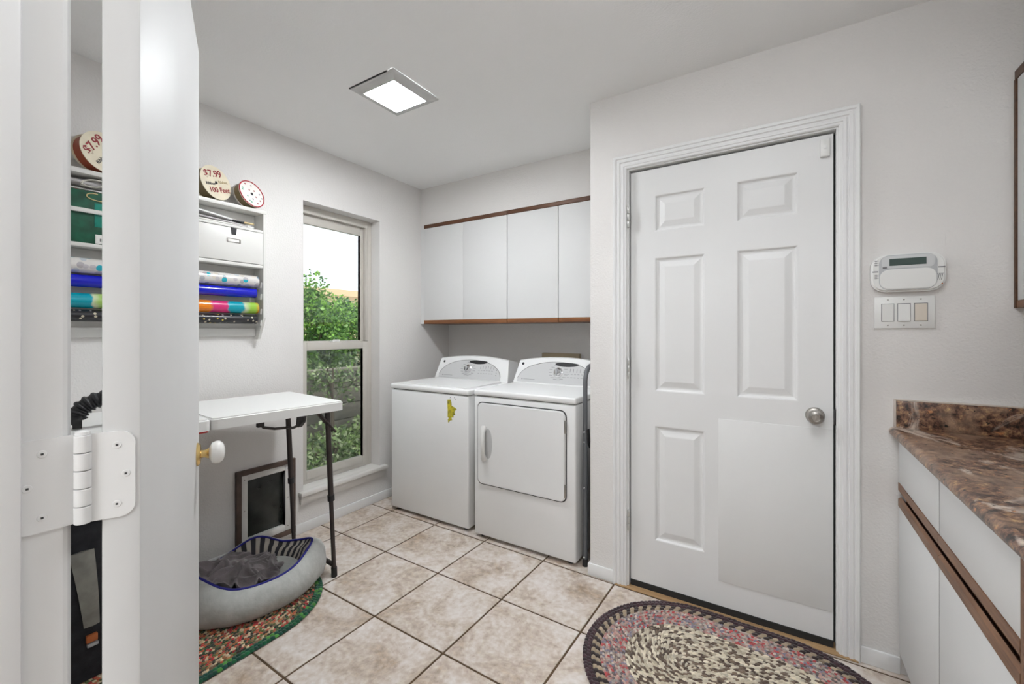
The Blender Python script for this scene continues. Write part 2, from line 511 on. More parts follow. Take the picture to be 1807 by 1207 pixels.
def clip(poly, fn):
    out = []
    for i in range(len(poly)):
        a, c = poly[i], poly[(i + 1) % len(poly)]
        fa, fc = fn(a), fn(c)
        if fa >= 0:
            out.append(a)
        if fa * fc < 0:
            t = fa / (fa - fc); out.append((a[0] + t * (c[0] - a[0]), a[1] + t * (c[1] - a[1])))
    return out

TP, TX, TY, TR = 0.4029, -1.9364, 0.878, 0.0135
G = 0.0045
def tile_poly(i, j, rect):
    q = []
    for di, dj in ((0, 0), (1, 0), (1, 1), (0, 1)):
        si = G if di == 0 else -G; sj = G if dj == 0 else -G
        q.append((TX + TP * (i + di) + TR * TP * (j + dj) + si, TY + TP * (j + dj) - TR * TP * (i + di) + sj))
    x0, x1, y0, y1 = rect
    for fn in (lambda p: p[0] - x0, lambda p: x1 - p[0], lambda p: p[1] - y0, lambda p: y1 - p[1]):
        q = clip(q, fn)
        if len(q) < 3:
            return None
    area = 0.5 * abs(sum(q[k][0] * q[(k + 1) % len(q)][1] - q[(k + 1) % len(q)][0] * q[k][1] for k in range(len(q))))
    return q if area > 4e-4 else None
for rect in ((XL, XR, YF0, YW + 0.004), (XL, XA, YW + 0.004, YB)):
    for i in range(-3, 9):
        for j in range(-4, 7):
            q = tile_poly(i, j, rect)
            if not q:
                continue
            cx = sum(p[0] for p in q) / len(q); cy = sum(p[1] for p in q) / len(q)
            b = newbm()
            def ring(s, z):
                return [b.verts.new((cx + (p[0] - cx) * s - cx, cy + (p[1] - cy) * s - cy, z)) for p in q]
            r0, r1, r2 = ring(1, -0.006), ring(1, -0.0012), ring(0.985, 0.0)
            n = len(q)
            for A, B in ((r0, r1), (r1, r2)):
                for k in range(n):
                    b.faces.new((A[k], A[(k + 1) % n], B[(k + 1) % n], B[k]))
            b.faces.new(r2)
            bmesh.ops.recalc_face_normals(b, faces=b.faces[:])
            o = obj('tile', b, M['tile'], floor, smooth=False)
            o.location = (cx, cy, 0)

# ceiling
b = newbm(); bx(b, XL - T, XR + T, YF0, YB + T, ZC, ZC + 0.12)
struct('ceiling', b, M['ceil'], 'light grey textured ceiling', 'ceiling')

# left wall with window and pet door openings
WY0, WY1, WZ0, WZ1 = 1.572, 2.174, 0.238, 2.084
PY0, PY1, PZ0, PZ1 = 1.225, 1.465, 0.085, 0.425
b = newbm()
for (y0, y1, z0, z1) in ((YF0, PY0, 0, ZC), (PY0, PY1, 0, PZ0), (PY0, PY1, PZ1, ZC), (PY1, WY0, 0, ZC),
                         (WY0, WY1, 0, WZ0), (WY0, WY1, WZ1, ZC), (WY1, YB + T, 0, ZC)):
    bx(b, XL - T - 0.02, XL, y0, y1, -0.1 if z0 == 0 else z0, z1)
struct('wall_left', b, M['wall'], 'greige wall holding the window and the gift wrap shelf', 'wall')
b = newbm(); bx(b, XL, XA + 0.05, YB, YB + T, -0.1, ZC)
struct('wall_back', b, M['wall'], 'greige wall at the back of the laundry alcove', 'wall')
b = newbm(); bx(b, XL, XA, SOF + 0.012, YB, 2.137, ZC)
struct('wall_soffit', b, M['wall'], 'greige soffit box above the laundry wall cabinets', 'wall')
# door wall: one piece with the opening and the alcove return
DX0, DX1, DZ = -0.664, 0.192, 2.066
b = newbm()
bx(b, XA, DX0, YW, YW + 0.12, -0.1, ZC); bx(b, DX1, XR + T, YW, YW + 0.12, -0.1, ZC); bx(b, DX0, DX1, YW, YW + 0.12, DZ, ZC)
bx(b, XA, XA + 0.12, YW + 0.12, YB + T, -0.1, ZC)
struct('wall_rear', b, M['wall'], 'greige textured wall around the closed six panel door', 'wall')
b = newbm(); bx(b, XR, XR + T, YF0, YW, -0.1, ZC)
struct('wall_right', b, M['wall'], 'greige wall behind the granite look counter', 'wall')
# front wall with doorway
JX0, JX1, JZ = -0.688, 0.131, 2.06
b = newbm()
bx(b, XL - T, JX0 - 0.02, YF0, YF, -0.1, ZC); bx(b, JX1 + 0.02, XR + T, YF0, YF, -0.1, ZC); bx(b, JX0 - 0.02, JX1 + 0.02, YF0, YF, JZ + 0.02, ZC)
struct('wall_front', b, M['wall'], 'greige wall around the doorway beside the camera', 'wall')

# hall behind the camera
b = newbm(); bx(b, -1.9, 1.5, -3.2, YF0, -0.10, 0.0)
struct('floor_hall', b, M['hallfloor'], 'plain beige floor of the hall behind the doorway', 'floor')
b = newbm(); bx(b, -1.9, 1.5, -3.2, YF0, ZC, ZC + 0.12)
struct('ceiling_hall', b, M['ceil'], 'light grey ceiling of the hall behind the doorway', 'ceiling')
b = newbm(); bx(b, -2.04, -1.9, -3.2, YF0, -0.1, ZC)
struct('wall_hall_left', b, M['wall'], 'greige left wall of the hall behind the doorway', 'wall')
b = newbm(); bx(b, 1.5, 1.64, -3.2, YF0, -0.1, ZC)
struct('wall_hall_right', b, M['wall'], 'greige right wall of the hall behind the doorway', 'wall')
b = newbm(); bx(b, -2.04, 1.64, -3.34, -3.2, -0.1, ZC)
struct('wall_hall_back', b, M['wall'], 'greige end wall of the hall behind the doorway', 'wall')
hl = thing('hall_fill_light', 'round drum light added as fill in the hall behind the doorway', 'ceiling light', (-0.2, -1.9, ZC))  # unseen lamp added to brighten the room through the doorway
def fill_drum(root, x, y, r, h, m):
    b = newbm(); lathe(b, [(0.0, ZC - 0.0005), (r - 0.02, ZC - 0.0005), (r - 0.02, ZC - 0.02), (0.0, ZC - 0.02)], (x, y, 0), (0, 0, 1), 40); part('base_plate', b, M['trim'], root)
    b = newbm(); lathe(b, [(0.0, ZC - 0.0205), (r, ZC - 0.0205), (r, ZC - h + 0.02), (r - 0.02, ZC - h), (0.0, ZC - h - 0.004)], (x, y, 0), (0, 0, 1), 48); part('diffuser', b, m, root, angle=50)
fill_drum(hl, -0.2, -1.9, 0.42, 0.11, emit('hall_fill_glow', (0.94, 0.97, 1.0), HALL_FILL))

# near jamb, stop and casing of the doorway we look through
tr = thing('trim_1', 'white painted jamb of the doorway beside the camera', 'door frame', (JX0, YF, 0), kind='structure')
b = newbm()
prism(b, [(JX0 - 0.02, 0.006), (JX0, 0.006), (JX0, 0.1385), (JX0 - 0.0015, 0.1425), (JX0 - 0.0055, 0.1460), (JX0 - 0.02, 0.1460)], 'z', 0.0, JZ + 0.02)
part('jamb', b, M['trim'], tr, smooth=False)
b = newbm(); bx(b, JX0, JX0 + 0.011, 0.060, 0.106, 0, JZ, 0.003); part('door_stop', b, M['trim'], tr)
b = newbm(); bx(b, JX1, JX1 + 0.02, 0.006, 0.146, 0, JZ + 0.02); part('jamb', b, M['trim'], tr, smooth=False)
b = newbm(); bx(b, JX0, JX1, 0.006, 0.146, JZ, JZ + 0.02); part('head_jamb', b, M['trim'], tr, smooth=False)
b = newbm(); bx(b, JX0 - 0.085, JX0 - 0.020, YF, YF + 0.016, 0, JZ + 0.08, 0.003); part('casing', b, M['trim'], tr)
b = newbm(); bx(b, JX1 + 0.02, JX1 + 0.085, YF, YF + 0.016, 0, JZ + 0.08, 0.003); part('casing', b, M['trim'], tr)
b = newbm(); bx(b, JX0 - 0.020, JX1 + 0.02, YF, YF + 0.016, JZ + 0.02, JZ + 0.08, 0.003); part('casing', b, M['trim'], tr)

# ------------------------------------------------------------------ near door, swung open past square
ND_A = Vector((-0.6607, 0.1993)); ND_DIR = Vector((-0.9021, 0.4315)).normalized(); ND_W = 0.811; ND_T = 0.035
# local: x along the door from the hinge edge, y through its thickness (y=0 hall face seen here, y=+T pin side), z up
ang = math.atan2(ND_DIR.y, ND_DIR.x)
nd = thing('door_2', 'open white flush door at left with porcelain knob, swung towards the window wall', 'door',
           (ND_A.x, ND_A.y, 0), (0, 0, ang), kind='structure')
b = newbm(); bx(b, 0, ND_W, 0, ND_T, 0.012, 2.042, 0.0025)
part('slab', b, M['door2'], nd, world=False)
kx, kz = ND_W - 0.062, 0.925
for s, y0 in ((-1, 0.0), (1, ND_T)):
    b = newbm(); lathe(b, [(0.0, 0), (0.031, 0), (0.031, 0.003), (0.026, 0.008), (0.014, 0.010), (0.0, 0.010)], (kx, y0, kz), (0, s, 0), 28)
    ro = part('rosette', b, M['brass'], nd, world=False)
    b = newbm(); lathe(b, [(0.011, 0.008), (0.010, 0.016), (0.014, 0.026), (0.017, 0.030), (0.0, 0.031)], (kx, y0, kz), (0, s, 0), 20)
    part('shank', b, M['brass'], nd, world=False)
    b = newbm(); lathe(b, [(0.0, 0.026), (0.016, 0.027), (0.027, 0.033), (0.031, 0.042), (0.030, 0.051), (0.023, 0.059), (0.010, 0.063), (0.0, 0.0635)], (kx, y0, kz), (0, s, 0), 32)
    part('knob', b, M['porcelain'], nd, world=False, label='white porcelain knob')
b = newbm(); bx(b, ND_W, ND_W + 0.0012, 0.005, 0.030, kz - 0.028, kz + 0.028, 0.0005); part('latch_plate', b, M['brass'], nd, world=False)
# hinges
def near_hinge(zc):
    h = 0.1016; z0, z1 = zc - h / 2, zc + h / 2
    th = nd
    # leaf on the door edge (local x=0 face, normal -x)
    b = newbm()
    poly = rrect(0.004, ND_T + 0.020, z0, z1, 0.0155, 6)
    poly = [(max(y, -1) if y > 0.0195 else y, z) for y, z in poly]
    pl = []
    for y, z in rrect(0.0045, ND_T + 0.012, z0, z1, 0.0145, 6):
        pl.append((y, z))
    # square off the corners on the pin side
    out = []
    for y, z in pl:
        if y > ND_T - 0.002:
            y = ND_T + 0.012; z = z1 if z > zc else z0
        out.append((y, z))
    ded = []
    for q in out:
        if not ded or (abs(q[0] - ded[-1][0]) + abs(q[1] - ded[-1][1])) > 1e-6:
            ded.append(q)
    prism(b, ded, 'x', -0.0022, -0.0001)
    leaf = part('hinge_leaf', b, M['trim'], nd, world=False, label='white painted hinge leaf', angle=20)
    for y, z in ((0.013, zc), (0.021, z0 + 0.016), (0.021, z1 - 0.016)):
        b = newbm(); lathe(b, [(0.0, 0.0), (0.0042, 0.0), (0.0038, 0.0008), (0.0013, 0.0009), (0.0, 0.0002)], (-0.0022, y, z), (-1, 0, 0), 14)
        part('screw', b, M['trim'], nd, world=False, parent=leaf)
        b = newbm(); bx(b, -0.0034, -0.0022, y - 0.0011, y + 0.0011, z - 0.0011, z + 0.0011)
        part('screw_slot', b, M['markd'], nd, world=False, parent=leaf)
    # knuckles on the pin
    px, py = -0.0035, ND_T + 0.0150
    for k in range(5):
        a0 = z0 + h * k / 5 + 0.0005; a1 = z0 + h * (k + 1) / 5 - 0.0005
        b = newbm(); lathe(b, [(0.0, a0), (0.0068, a0), (0.0075, a0 + 0.0006), (0.0075, a1 - 0.0006), (0.0068, a1), (0.0, a1)], (px, py, 0), (0, 0, 1), 20)
        part('knuckle', b, M['trim'], nd, world=False)
    b = newbm(); lathe(b, [(0.0, z1), (0.0068, z1), (0.0062, z1 + 0.0035), (0.003, z1 + 0.005), (0.0, z1 + 0.0052)], (px, py, 0), (0, 0, 1), 20)
    part('hinge_pin', b, M['trim'], nd, world=False)
    # leaf on the jamb, world coordinates in the jamb's own root
    b = newbm()
    out = []
    for y, z in rrect(0.0985, 0.1505, z0, z1, 0.0145, 6):
        if y > 0.137:
            y = 0.1505; z = z1 if z > zc else z0
        if not out or (abs(y - out[-1][0]) + abs(z - out[-1][1])) > 1e-6:
            out.append((y, z))
    prism(b, out, 'x', JX0 + 0.0001, JX0 + 0.0022)
    leaf2 = part('hinge_leaf', b, M['trim'], tr, label='white painted hinge leaf', angle=20)
    for y, z in ((0.111, zc), (0.122, z0 + 0.016), (0.122, z1 - 0.016)):
        b = newbm(); lathe(b, [(0.0, 0.0), (0.0042, 0.0), (0.0038, 0.0008), (0.0, 0.0009)], (JX0 + 0.0022, y, z), (1, 0, 0), 14)
        part('screw', b, M['trim'], tr, parent=leaf2)
        b = newbm(); bx(b, JX0 + 0.0022, JX0 + 0.0034, y - 0.0011, y + 0.0011, z - 0.0011, z + 0.0011)
        part('screw_slot', b, M['markd'], tr, parent=leaf2)
for zc in (1.85, 1.0865, 0.28):
    near_hinge(zc)

# ------------------------------------------------------------------ far six panel door
DOORY = 2.107
d1 = thing('door_1', 'closed white six panel door with a flat sheet over its lower right panel', 'door', (-0.233, DOORY, 0), kind='structure')
dx0, dx1, dz0, dz1 = -0.6380, 0.1695, 0.030, 2.041
cols = ((-0.523, -0.299), (-0.171, 0.054)); rows = ((0.252, 0.805), (0.970, 1.613), (1.738, 1.914))
xs = sorted({dx0, dx1, *[c for q in cols for c in q]}); zs = sorted({dz0, dz1, *[c for q in rows for c in q]})
holes = {(cx0, rz0) for cx0, _ in cols for rz0, _ in rows}
b = newbm()
for i in range(len(xs) - 1):
    for j in range(len(zs) - 1):
        if (xs[i], zs[j]) in holes:
            bx(b, xs[i], xs[i + 1], DOORY + 0.012, DOORY + 0.040, zs[j], zs[j + 1])
        else:
            bx(b, xs[i], xs[i + 1], DOORY, DOORY + 0.040, zs[j], zs[j + 1])
bmesh.ops.remove_doubles(b, verts=b.verts, dist=1e-5)
part('slab', b, M['doorw'], d1, smooth=False)
for c0, c1 in cols:
    for r0, r1 in rows:
        b = newbm(); rings = []
        for ins, dep in ((0.0, 0.0), (0.004, 0.001), (0.010, 0.009), (0.016, 0.0105), (0.022, 0.010), (0.046, 0.0025), (0.050, 0.002)):
            rings.append([b.verts.new(p) for p in ((c0 + ins, DOORY + dep, r0 + ins), (c1 - ins, DOORY + dep, r0 + ins), (c1 - ins, DOORY + dep, r1 - ins), (c0 + ins, DOORY + dep, r1 - ins))])
        for A, B in zip(rings, rings[1:]):
            for k in range(4):
                b.faces.new((A[k], A[(k + 1) % 4], B[(k + 1) % 4], B[k]))
        b.faces.new(rings[-1])
        part('panel', b, M['doorw'], d1, smooth=False)
b = newbm(); bx(b, -0.243, 0.1665, DOORY - 0.0035, DOORY - 0.0001, 0.146, 0.868, 0.001)
part('scratch_guard', b, M['sheet'], d1, label='flat white sheet over the lower right panel')
b = newbm(); bx(b, dx0, dx1, DOORY - 0.004, DOORY + 0.036, 0.006, 0.034); part('door_sweep', b, M['rubber'], d1, label='black rubber sweep')
# knob
kx, kz = 0.110, 0.919
b = newbm(); lathe(b, [(0.0, 0), (0.033, 0), (0.033, 0.004), (0.029, 0.010), (0.016, 0.013), (0.0, 0.013)], (kx, DOORY, kz), (0, -1, 0), 32)
part('rosette', b, M['nickel'], d1)
b = newbm(); lathe(b, [(0.013, 0.010), (0.012, 0.026), (0.020, 0.034), (0.027, 0.044), (0.0275, 0.054), (0.024, 0.062), (0.015, 0.066), (0.013, 0.0645), (0.0, 0.0645)], (kx, DOORY, kz), (0, -1, 0), 32)
kn = part('knob', b, M['nickel'], d1, label='satin nickel knob')
b = newbm(); bx(b, kx - 0.002, kx + 0.002, DOORY - 0.0665, DOORY - 0.0640, kz - 0.008, kz + 0.008, 0.0005); part('thumb_turn', b, M['nickel'], d1, parent=kn)
b = newbm(); bx(b, 0.1705, 0.1768, DOORY - 0.018, DOORY + 0.002, 0.890, 0.950, 0.001); part('strike_plate', b, M['black'], d1)
# alarm contact
b = newbm(); bx(b, 0.127, 0.158, DOORY - 0.014, DOORY - 0.0001, 1.952, 2.022, 0.002); sn = part('alarm_contact', b, M['plasticw'], d1)
b = newbm(); bx(b, 0.138, 0.148, DOORY - 0.0150, DOORY - 0.0140, 1.982, 1.998, 0.0004); part('contact_window', b, M['trim'], d1, parent=sn)
# hinges
for zc in (1.82, 1.075, 0.330):
    for k in range(3):
        b = newbm(); a0 = zc - 0.05 + 0.1 * k / 3 + 0.0007; a1 = zc - 0.05 + 0.1 * (k + 1) / 3 - 0.0007
        lathe(b, [(0.0, a0), (0.0066, a0), (0.0072, a0 + 0.001), (0.0072, a1 - 0.001), (0.0066, a1), (0.0, a1)], (dx0 - 0.0045, YW - 0.0050, 0), (0, 0, 1), 14)
        part('hinge_knuckle', b, mat('hinge_steel', (0.62, 0.62, 0.60), 0.3, 0.6), d1)

# casing of the far door: fluted profile swept round three sides with mitres
ci = (-0.651, 0.184, 2.057)   # inner edges: left, right, top
prof = [(0.0, 0.0), (0.0, 0.009), (0.004, 0.012), (0.012, 0.012), (0.014, 0.015), (0.024, 0.015), (0.027, 0.012), (0.031, 0.012),
        (0.034, 0.017), (0.044, 0.017), (0.047, 0.014), (0.050, 0.014), (0.053, 0.019), (0.063, 0.020), (0.066, 0.017), (0.066, 0.0)]
t2 = thing('trim_2', 'white fluted casing around the six panel door', 'door frame', (-0.233, YW, 0), kind='structure')
b = newbm(); rows_ = []
for u, v in prof:
    y = YW - v
    rows_.append([b.verts.new(p) for p in ((ci[0] - u, y, 0.0), (ci[0] - u, y, ci[2] + u), (ci[1] + u, y, ci[2] + u), (ci[1] + u, y, 0.0))])
for A, B in zip(rows_, rows_[1:]):
    for k in range(3):
        b.faces.new((A[k], A[k + 1], B[k + 1], B[k]))
part('casing', b, M['trim'], t2, smooth=False)
b = newbm()
bx(b, DX0 + 0.0003, dx0 - 0.005, YW - 0.0003, YW + 0.1197, 0, DZ - 0.0003); bx(b, dx1 + 0.0075, DX1 - 0.0003, YW - 0.0003, YW + 0.1197, 0, DZ - 0.0003)
bx(b, dx0 - 0.005, dx1 + 0.0075, YW - 0.0003, YW + 0.1197, dz1 + 0.010, DZ - 0.0003)
part('jamb', b, M['trim'], t2, smooth=False)
b = newbm(); bx(b, dx0 - 0.0049, dx1 + 0.0074, DOORY + 0.041, DOORY + 0.055, 0, 2.0508); part('door_stop', b, M['darkgap'], t2, smooth=False)  # sheet behind the door, coloured dark for the shade in its gaps
b = newbm(); bx(b, DX0 - 0.045, DX1 + 0.052, YW - 0.024, DOORY + 0.05, 0.0005, 0.006, 0.002); part('threshold', b, M['threshold'], t2)

# baseboards
def baseboard(name, pts, label):
    """pts: list of boxes (x0,x1,y0,y1)"""
    b = newbm()
    for q in pts:
        bx(b, *q, 0.0005, 0.062, 0.003)
    return tag(obj(name, b, M['trim']), label, 'baseboard', kind='structure')
baseboard('baseboard_left', [(XL + 0.0005, XL + 0.012, YF + 0.0005, 1.17), (XL + 0.0005, XL + 0.012, 1.52, YB - 0.001)], 'white baseboard along the window wall')
baseboard('baseboard_rear', [(XA - 0.011, ci[0] - 0.0665, YW - 0.012, YW - 0.0005), (XA - 0.011, XA - 0.0005, YW, YW + 0.05)], 'short white baseboard between dryer alcove and door')
baseboard('baseboard_right', [(ci[1] + 0.0665, 0.365, YW - 0.012, YW - 0.0005)], 'short white baseboard between door and base cabinet')
baseboard('baseboard_back', [(XL + 0.013, XA - 0.001, YB - 0.012, YB - 0.0005)], 'white baseboard behind washer and dryer')

# ------------------------------------------------------------------ window
w = thing('window_1', 'tall single hung window with beige vinyl frame and white sill', 'window', (XL - 0.1, 1.873, 0.25), kind='structure')
fx0, fx1 = XL - 0.155, XL - 0.092
def frame_ring(y0, y1, z0, z1, t, x0, x1, tb=None, tt=None, bev=0.003):
    b = newbm(); tb = tb or t; tt = tt or t
    bx(b, x0, x1, y0, y0 + t, z0, z1, bev); bx(b, x0, x1, y1 - t, y1, z0, z1, bev)
    bx(b, x0, x1, y0 + t, y1 - t, z0, z0 + tb, bev); bx(b, x0, x1, y0 + t, y1 - t, z1 - tt, z1, bev)
    return b
part('outer_frame', frame_ring(WY0 + 0.0005, WY1 - 0.0005, WZ0 + 0.022, WZ1 - 0.0005, 0.034, fx0, fx1, 0.05, 0.05), M['vinyl'], w)
# upper sash (outer track)
ux0, ux1 = XL - 0.150, XL - 0.122
us = part('upper_sash', frame_ring(WY0 + 0.034, WY1 - 0.034, 1.150, WZ1 - 0.05, 0.045, ux0, ux1, 0.045, 0.062), M['vinyl'], w)
b = newbm(); bx(b, ux0 + 0.011, ux0 + 0.015, WY0 + 0.077, WY1 - 0.077, 1.193, WZ1 - 0.110); part('pane', b, M['glass'], w, parent=us, smooth=False)
# inner stops next to the upper sash
b = newbm(); bx(b, XL - 0.120, XL - 0.094, WY1 - 0.052, WY1 - 0.034, 1.19, WZ1 - 0.05, 0.002); bx(b, XL - 0.120, XL - 0.094, WY0 + 0.034, WY0 + 0.052, 1.19, WZ1 - 0.05, 0.002)
part('sash_track', b, M['vinyl'], w)
# lower sash (inner track)
lx0, lx1 = XL - 0.119, XL - 0.088
ls = part('lower_sash', frame_ring(WY0 + 0.034, WY1 - 0.034, 0.285, 1.186, 0.046, lx0, lx1, 0.055, 0.052), M['vinyl'], w)
b = newbm(); bx(b, lx0 + 0.012, lx0 + 0.016, WY0 + 0.078, WY1 - 0.078, 0.338, 1.136); part('pane', b, M['glass'], w, parent=ls, smooth=False)
b = newbm(); bx(b, lx0 - 0.004, lx1 - 0.004, 1.845, 1.905, 1.1865, 1.196, 0.003); lathe(b, [(0.0, 0), (0.012, 0), (0.011, 0.006), (0, 0.007)], (lx0 + 0.012, 1.868, 1.196), (0, 0, 1), 14)
bx(b, lx0 + 0.006, lx0 + 0.018, 1.868, 1.908, 1.196, 1.203, 0.002)
part('sash_lock', b, M['plasticw'], w, parent=ls)
sc = part('screen', newbm(), M['screen'], w)
b = newbm(); bx(b, XL - 0.1585, XL - 0.1575, WY0 + 0.036, WY1 - 0.036, 0.29, 1.150)
bpy.data.objects.remove(sc); sc = part('insect_screen', b, M['screen'], w, smooth=False)
# sill and apron
b = newbm(); bx(b, XL - 0.100, XL, WY0 + 0.0008, WY1 - 0.0008, WZ0 + 0.0005, WZ0 + 0.022, 0.001); bx(b, XL, XL + 0.042, WY0 - 0.035, WY1 + 0.045, WZ0 - 0.004, WZ0 + 0.022, 0.004)
part('sill', b, M['sillw'], w)
b = newbm(); bx(b, XL + 0.0005, XL + 0.016, WY0 - 0.022, WY1 + 0.030, WZ0 - 0.060, WZ0 - 0.004, 0.003); part('apron', b, M['sillw'], w)

# ------------------------------------------------------------------ pet door
pd = thing('pet_door', 'low pet door with brown surround, white frame and black flap in the window wall', 'pet door', (XL, 1.345, 0.25))
def ring_yz(y0, y1, z0, z1, t, x0, x1, bev=0.002):
    b = newbm()
    bx(b, x0, x1, y0, y0 + t, z0, z1, bev); bx(b, x0, x1, y1 - t, y1, z0, z1, bev)
    bx(b, x0, x1, y0 + t, y1 - t, z0, z0 + t, bev); bx(b, x0, x1, y0 + t, y1 - t, z1 - t, z1, bev)
    return b
part('surround', ring_yz(1.176, 1.512, 0.030, 0.484, 0.028, XL + 0.0005, XL + 0.020), M['brownframe'], pd)
part('frame', ring_yz(1.203, 1.485, 0.058, 0.456, 0.034, XL - 0.10, XL + 0.013), M['alu'], pd)
b = newbm(); bx(b, XL - 0.020, XL - 0.012, 1.2375, 1.4505, 0.094, 0.4215, 0.002); part('flap', b, M['flap'], pd)
for y in (1.22, 1.468):
    for z in (0.085, 0.257, 0.43):
        b = newbm(); lathe(b, [(0, 0), (0.004, 0), (0.003, 0.0015), (0, 0.002)], (XL + 0.013, y, z), (1, 0, 0), 10); part('screw', b, M['nickel'], pd)

# ------------------------------------------------------------------ ceiling light
cl = thing('ceiling_light', 'square grey framed ceiling light glowing white above the laundry', 'ceiling light', (-1.628, 1.486, ZC))
lc = (-1.628, 1.486); ho, hi_ = 0.150, 0.105
b = newbm()
rg = []
for hw, z in ((ho, ZC - 0.0005), (ho, ZC - 0.008), (ho - 0.006, ZC - 0.012), (hi_ + 0.004, ZC - 0.022), (hi_, ZC - 0.022), (hi_, ZC - 0.004)):
    rg.append([b.verts.new((lc[0] + sx * hw, lc[1] + sy * hw, z)) for sx, sy in ((-1, -1), (1, -1), (1, 1), (-1, 1))])
for A, B in zip(rg, rg[1:]):
    for k in range(4):
        b.faces.new((A[k], A[(k + 1) % 4], B[(k + 1) % 4], B[k]))
bmesh.ops.recalc_face_normals(b, faces=b.faces[:])
part('frame', b, mat('fixture_grey', (0.55, 0.55, 0.54), 0.5), cl, smooth=False)
b = newbm(); bx(b, lc[0] - hi_, lc[0] + hi_, lc[1] - hi_, lc[1] + hi_, ZC - 0.0205, ZC - 0.012); part('diffuser', b, emit('lamp_glow', (0.94, 0.97, 1.0), ROOM_LAMP), cl, smooth=False)
b = newbm(); bx(b, lc[0] - ho - 0.004, lc[0] + 0.11, lc[1] - ho - 0.003, lc[1] - ho - 0.0005, ZC - 0.006, ZC - 0.0005); part('gap', b, M['darkgap'], cl, smooth=False)

# invented drum light, added out of view to even out the room's brightness
c2 = thing('ceiling_light', 'unseen white drum light added as fill nearer the doorway, above the view', 'ceiling light', (-0.12, 0.76, ZC))
fill_drum(c2, -0.12, 0.76, 0.25, 0.12, emit('fill_glow', (0.94, 0.97, 1.0), FILL_LAMP))

# ------------------------------------------------------------------ laundry wall cabinets
def wall_cab(x0, x1, label):
    c = thing('wall_cabinet', label, 'cabinet', ((x0 + x1) / 2, YB, 1.32), group='laundry wall cabinets')
    b = newbm(); bx(b, x0 + 0.001, x1 - 0.001, SOF + 0.019, YB - 0.001, 1.322, 2.135); part('body', b, M['wooddx'], c, smooth=False)  # body coloured dark to stand for shade in the door seams
    b = newbm(); bx(b, x0 + 0.001, x1 - 0.001, SOF - 0.002, SOF + 0.018, 2.106, 2.1345, 0.002); part('top_rail', b, M['wooddx'], c, label='dark wood rail')
    n = 2; wd = (x1 - x0) / n
    for k in range(n):
        a0 = x0 + wd * k + 0.0022; a1 = x0 + wd * (k + 1) - 0.0022
        if k == 0 and x0 < -2: a1 += 0.0018
        if k == 1 and x0 < -2: a0 -= 0.0018
        b = newbm(); bx(b, a0, a1, SOF, SOF + 0.0185, 1.352, 2.104, 0.0012); dr = part('door', b, M['laminate'], c)
        b = newbm()
        prism(b, [(SOF - 0.001, 1.3515), (SOF + 0.0185, 1.3515), (SOF + 0.0185, 1.326), (SOF + 0.004, 1.322), (SOF - 0.001, 1.330)], 'x', a0, a1)
        part('finger_pull', b, M['woodx'], c, parent=dr, smooth=False, label='wood finger pull')
    return c
wall_cab(-2.506, -1.687, 'white laminate wall cabinet above the washer')
wall_cab(-1.687, -0.868, 'white laminate wall cabinet above the dryer')
b = newbm(); bx(b, XL + 0.001, -2.507, SOF + 0.008, SOF + 0.02, 1.322, 2.135); bx(b, -0.867, XA - 0.001, SOF + 0.008, SOF + 0.02, 1.322, 2.135)
struct('trim_3', b, M['laminate'], 'narrow white filler strips at the ends of the laundry wall cabinets', 'trim')

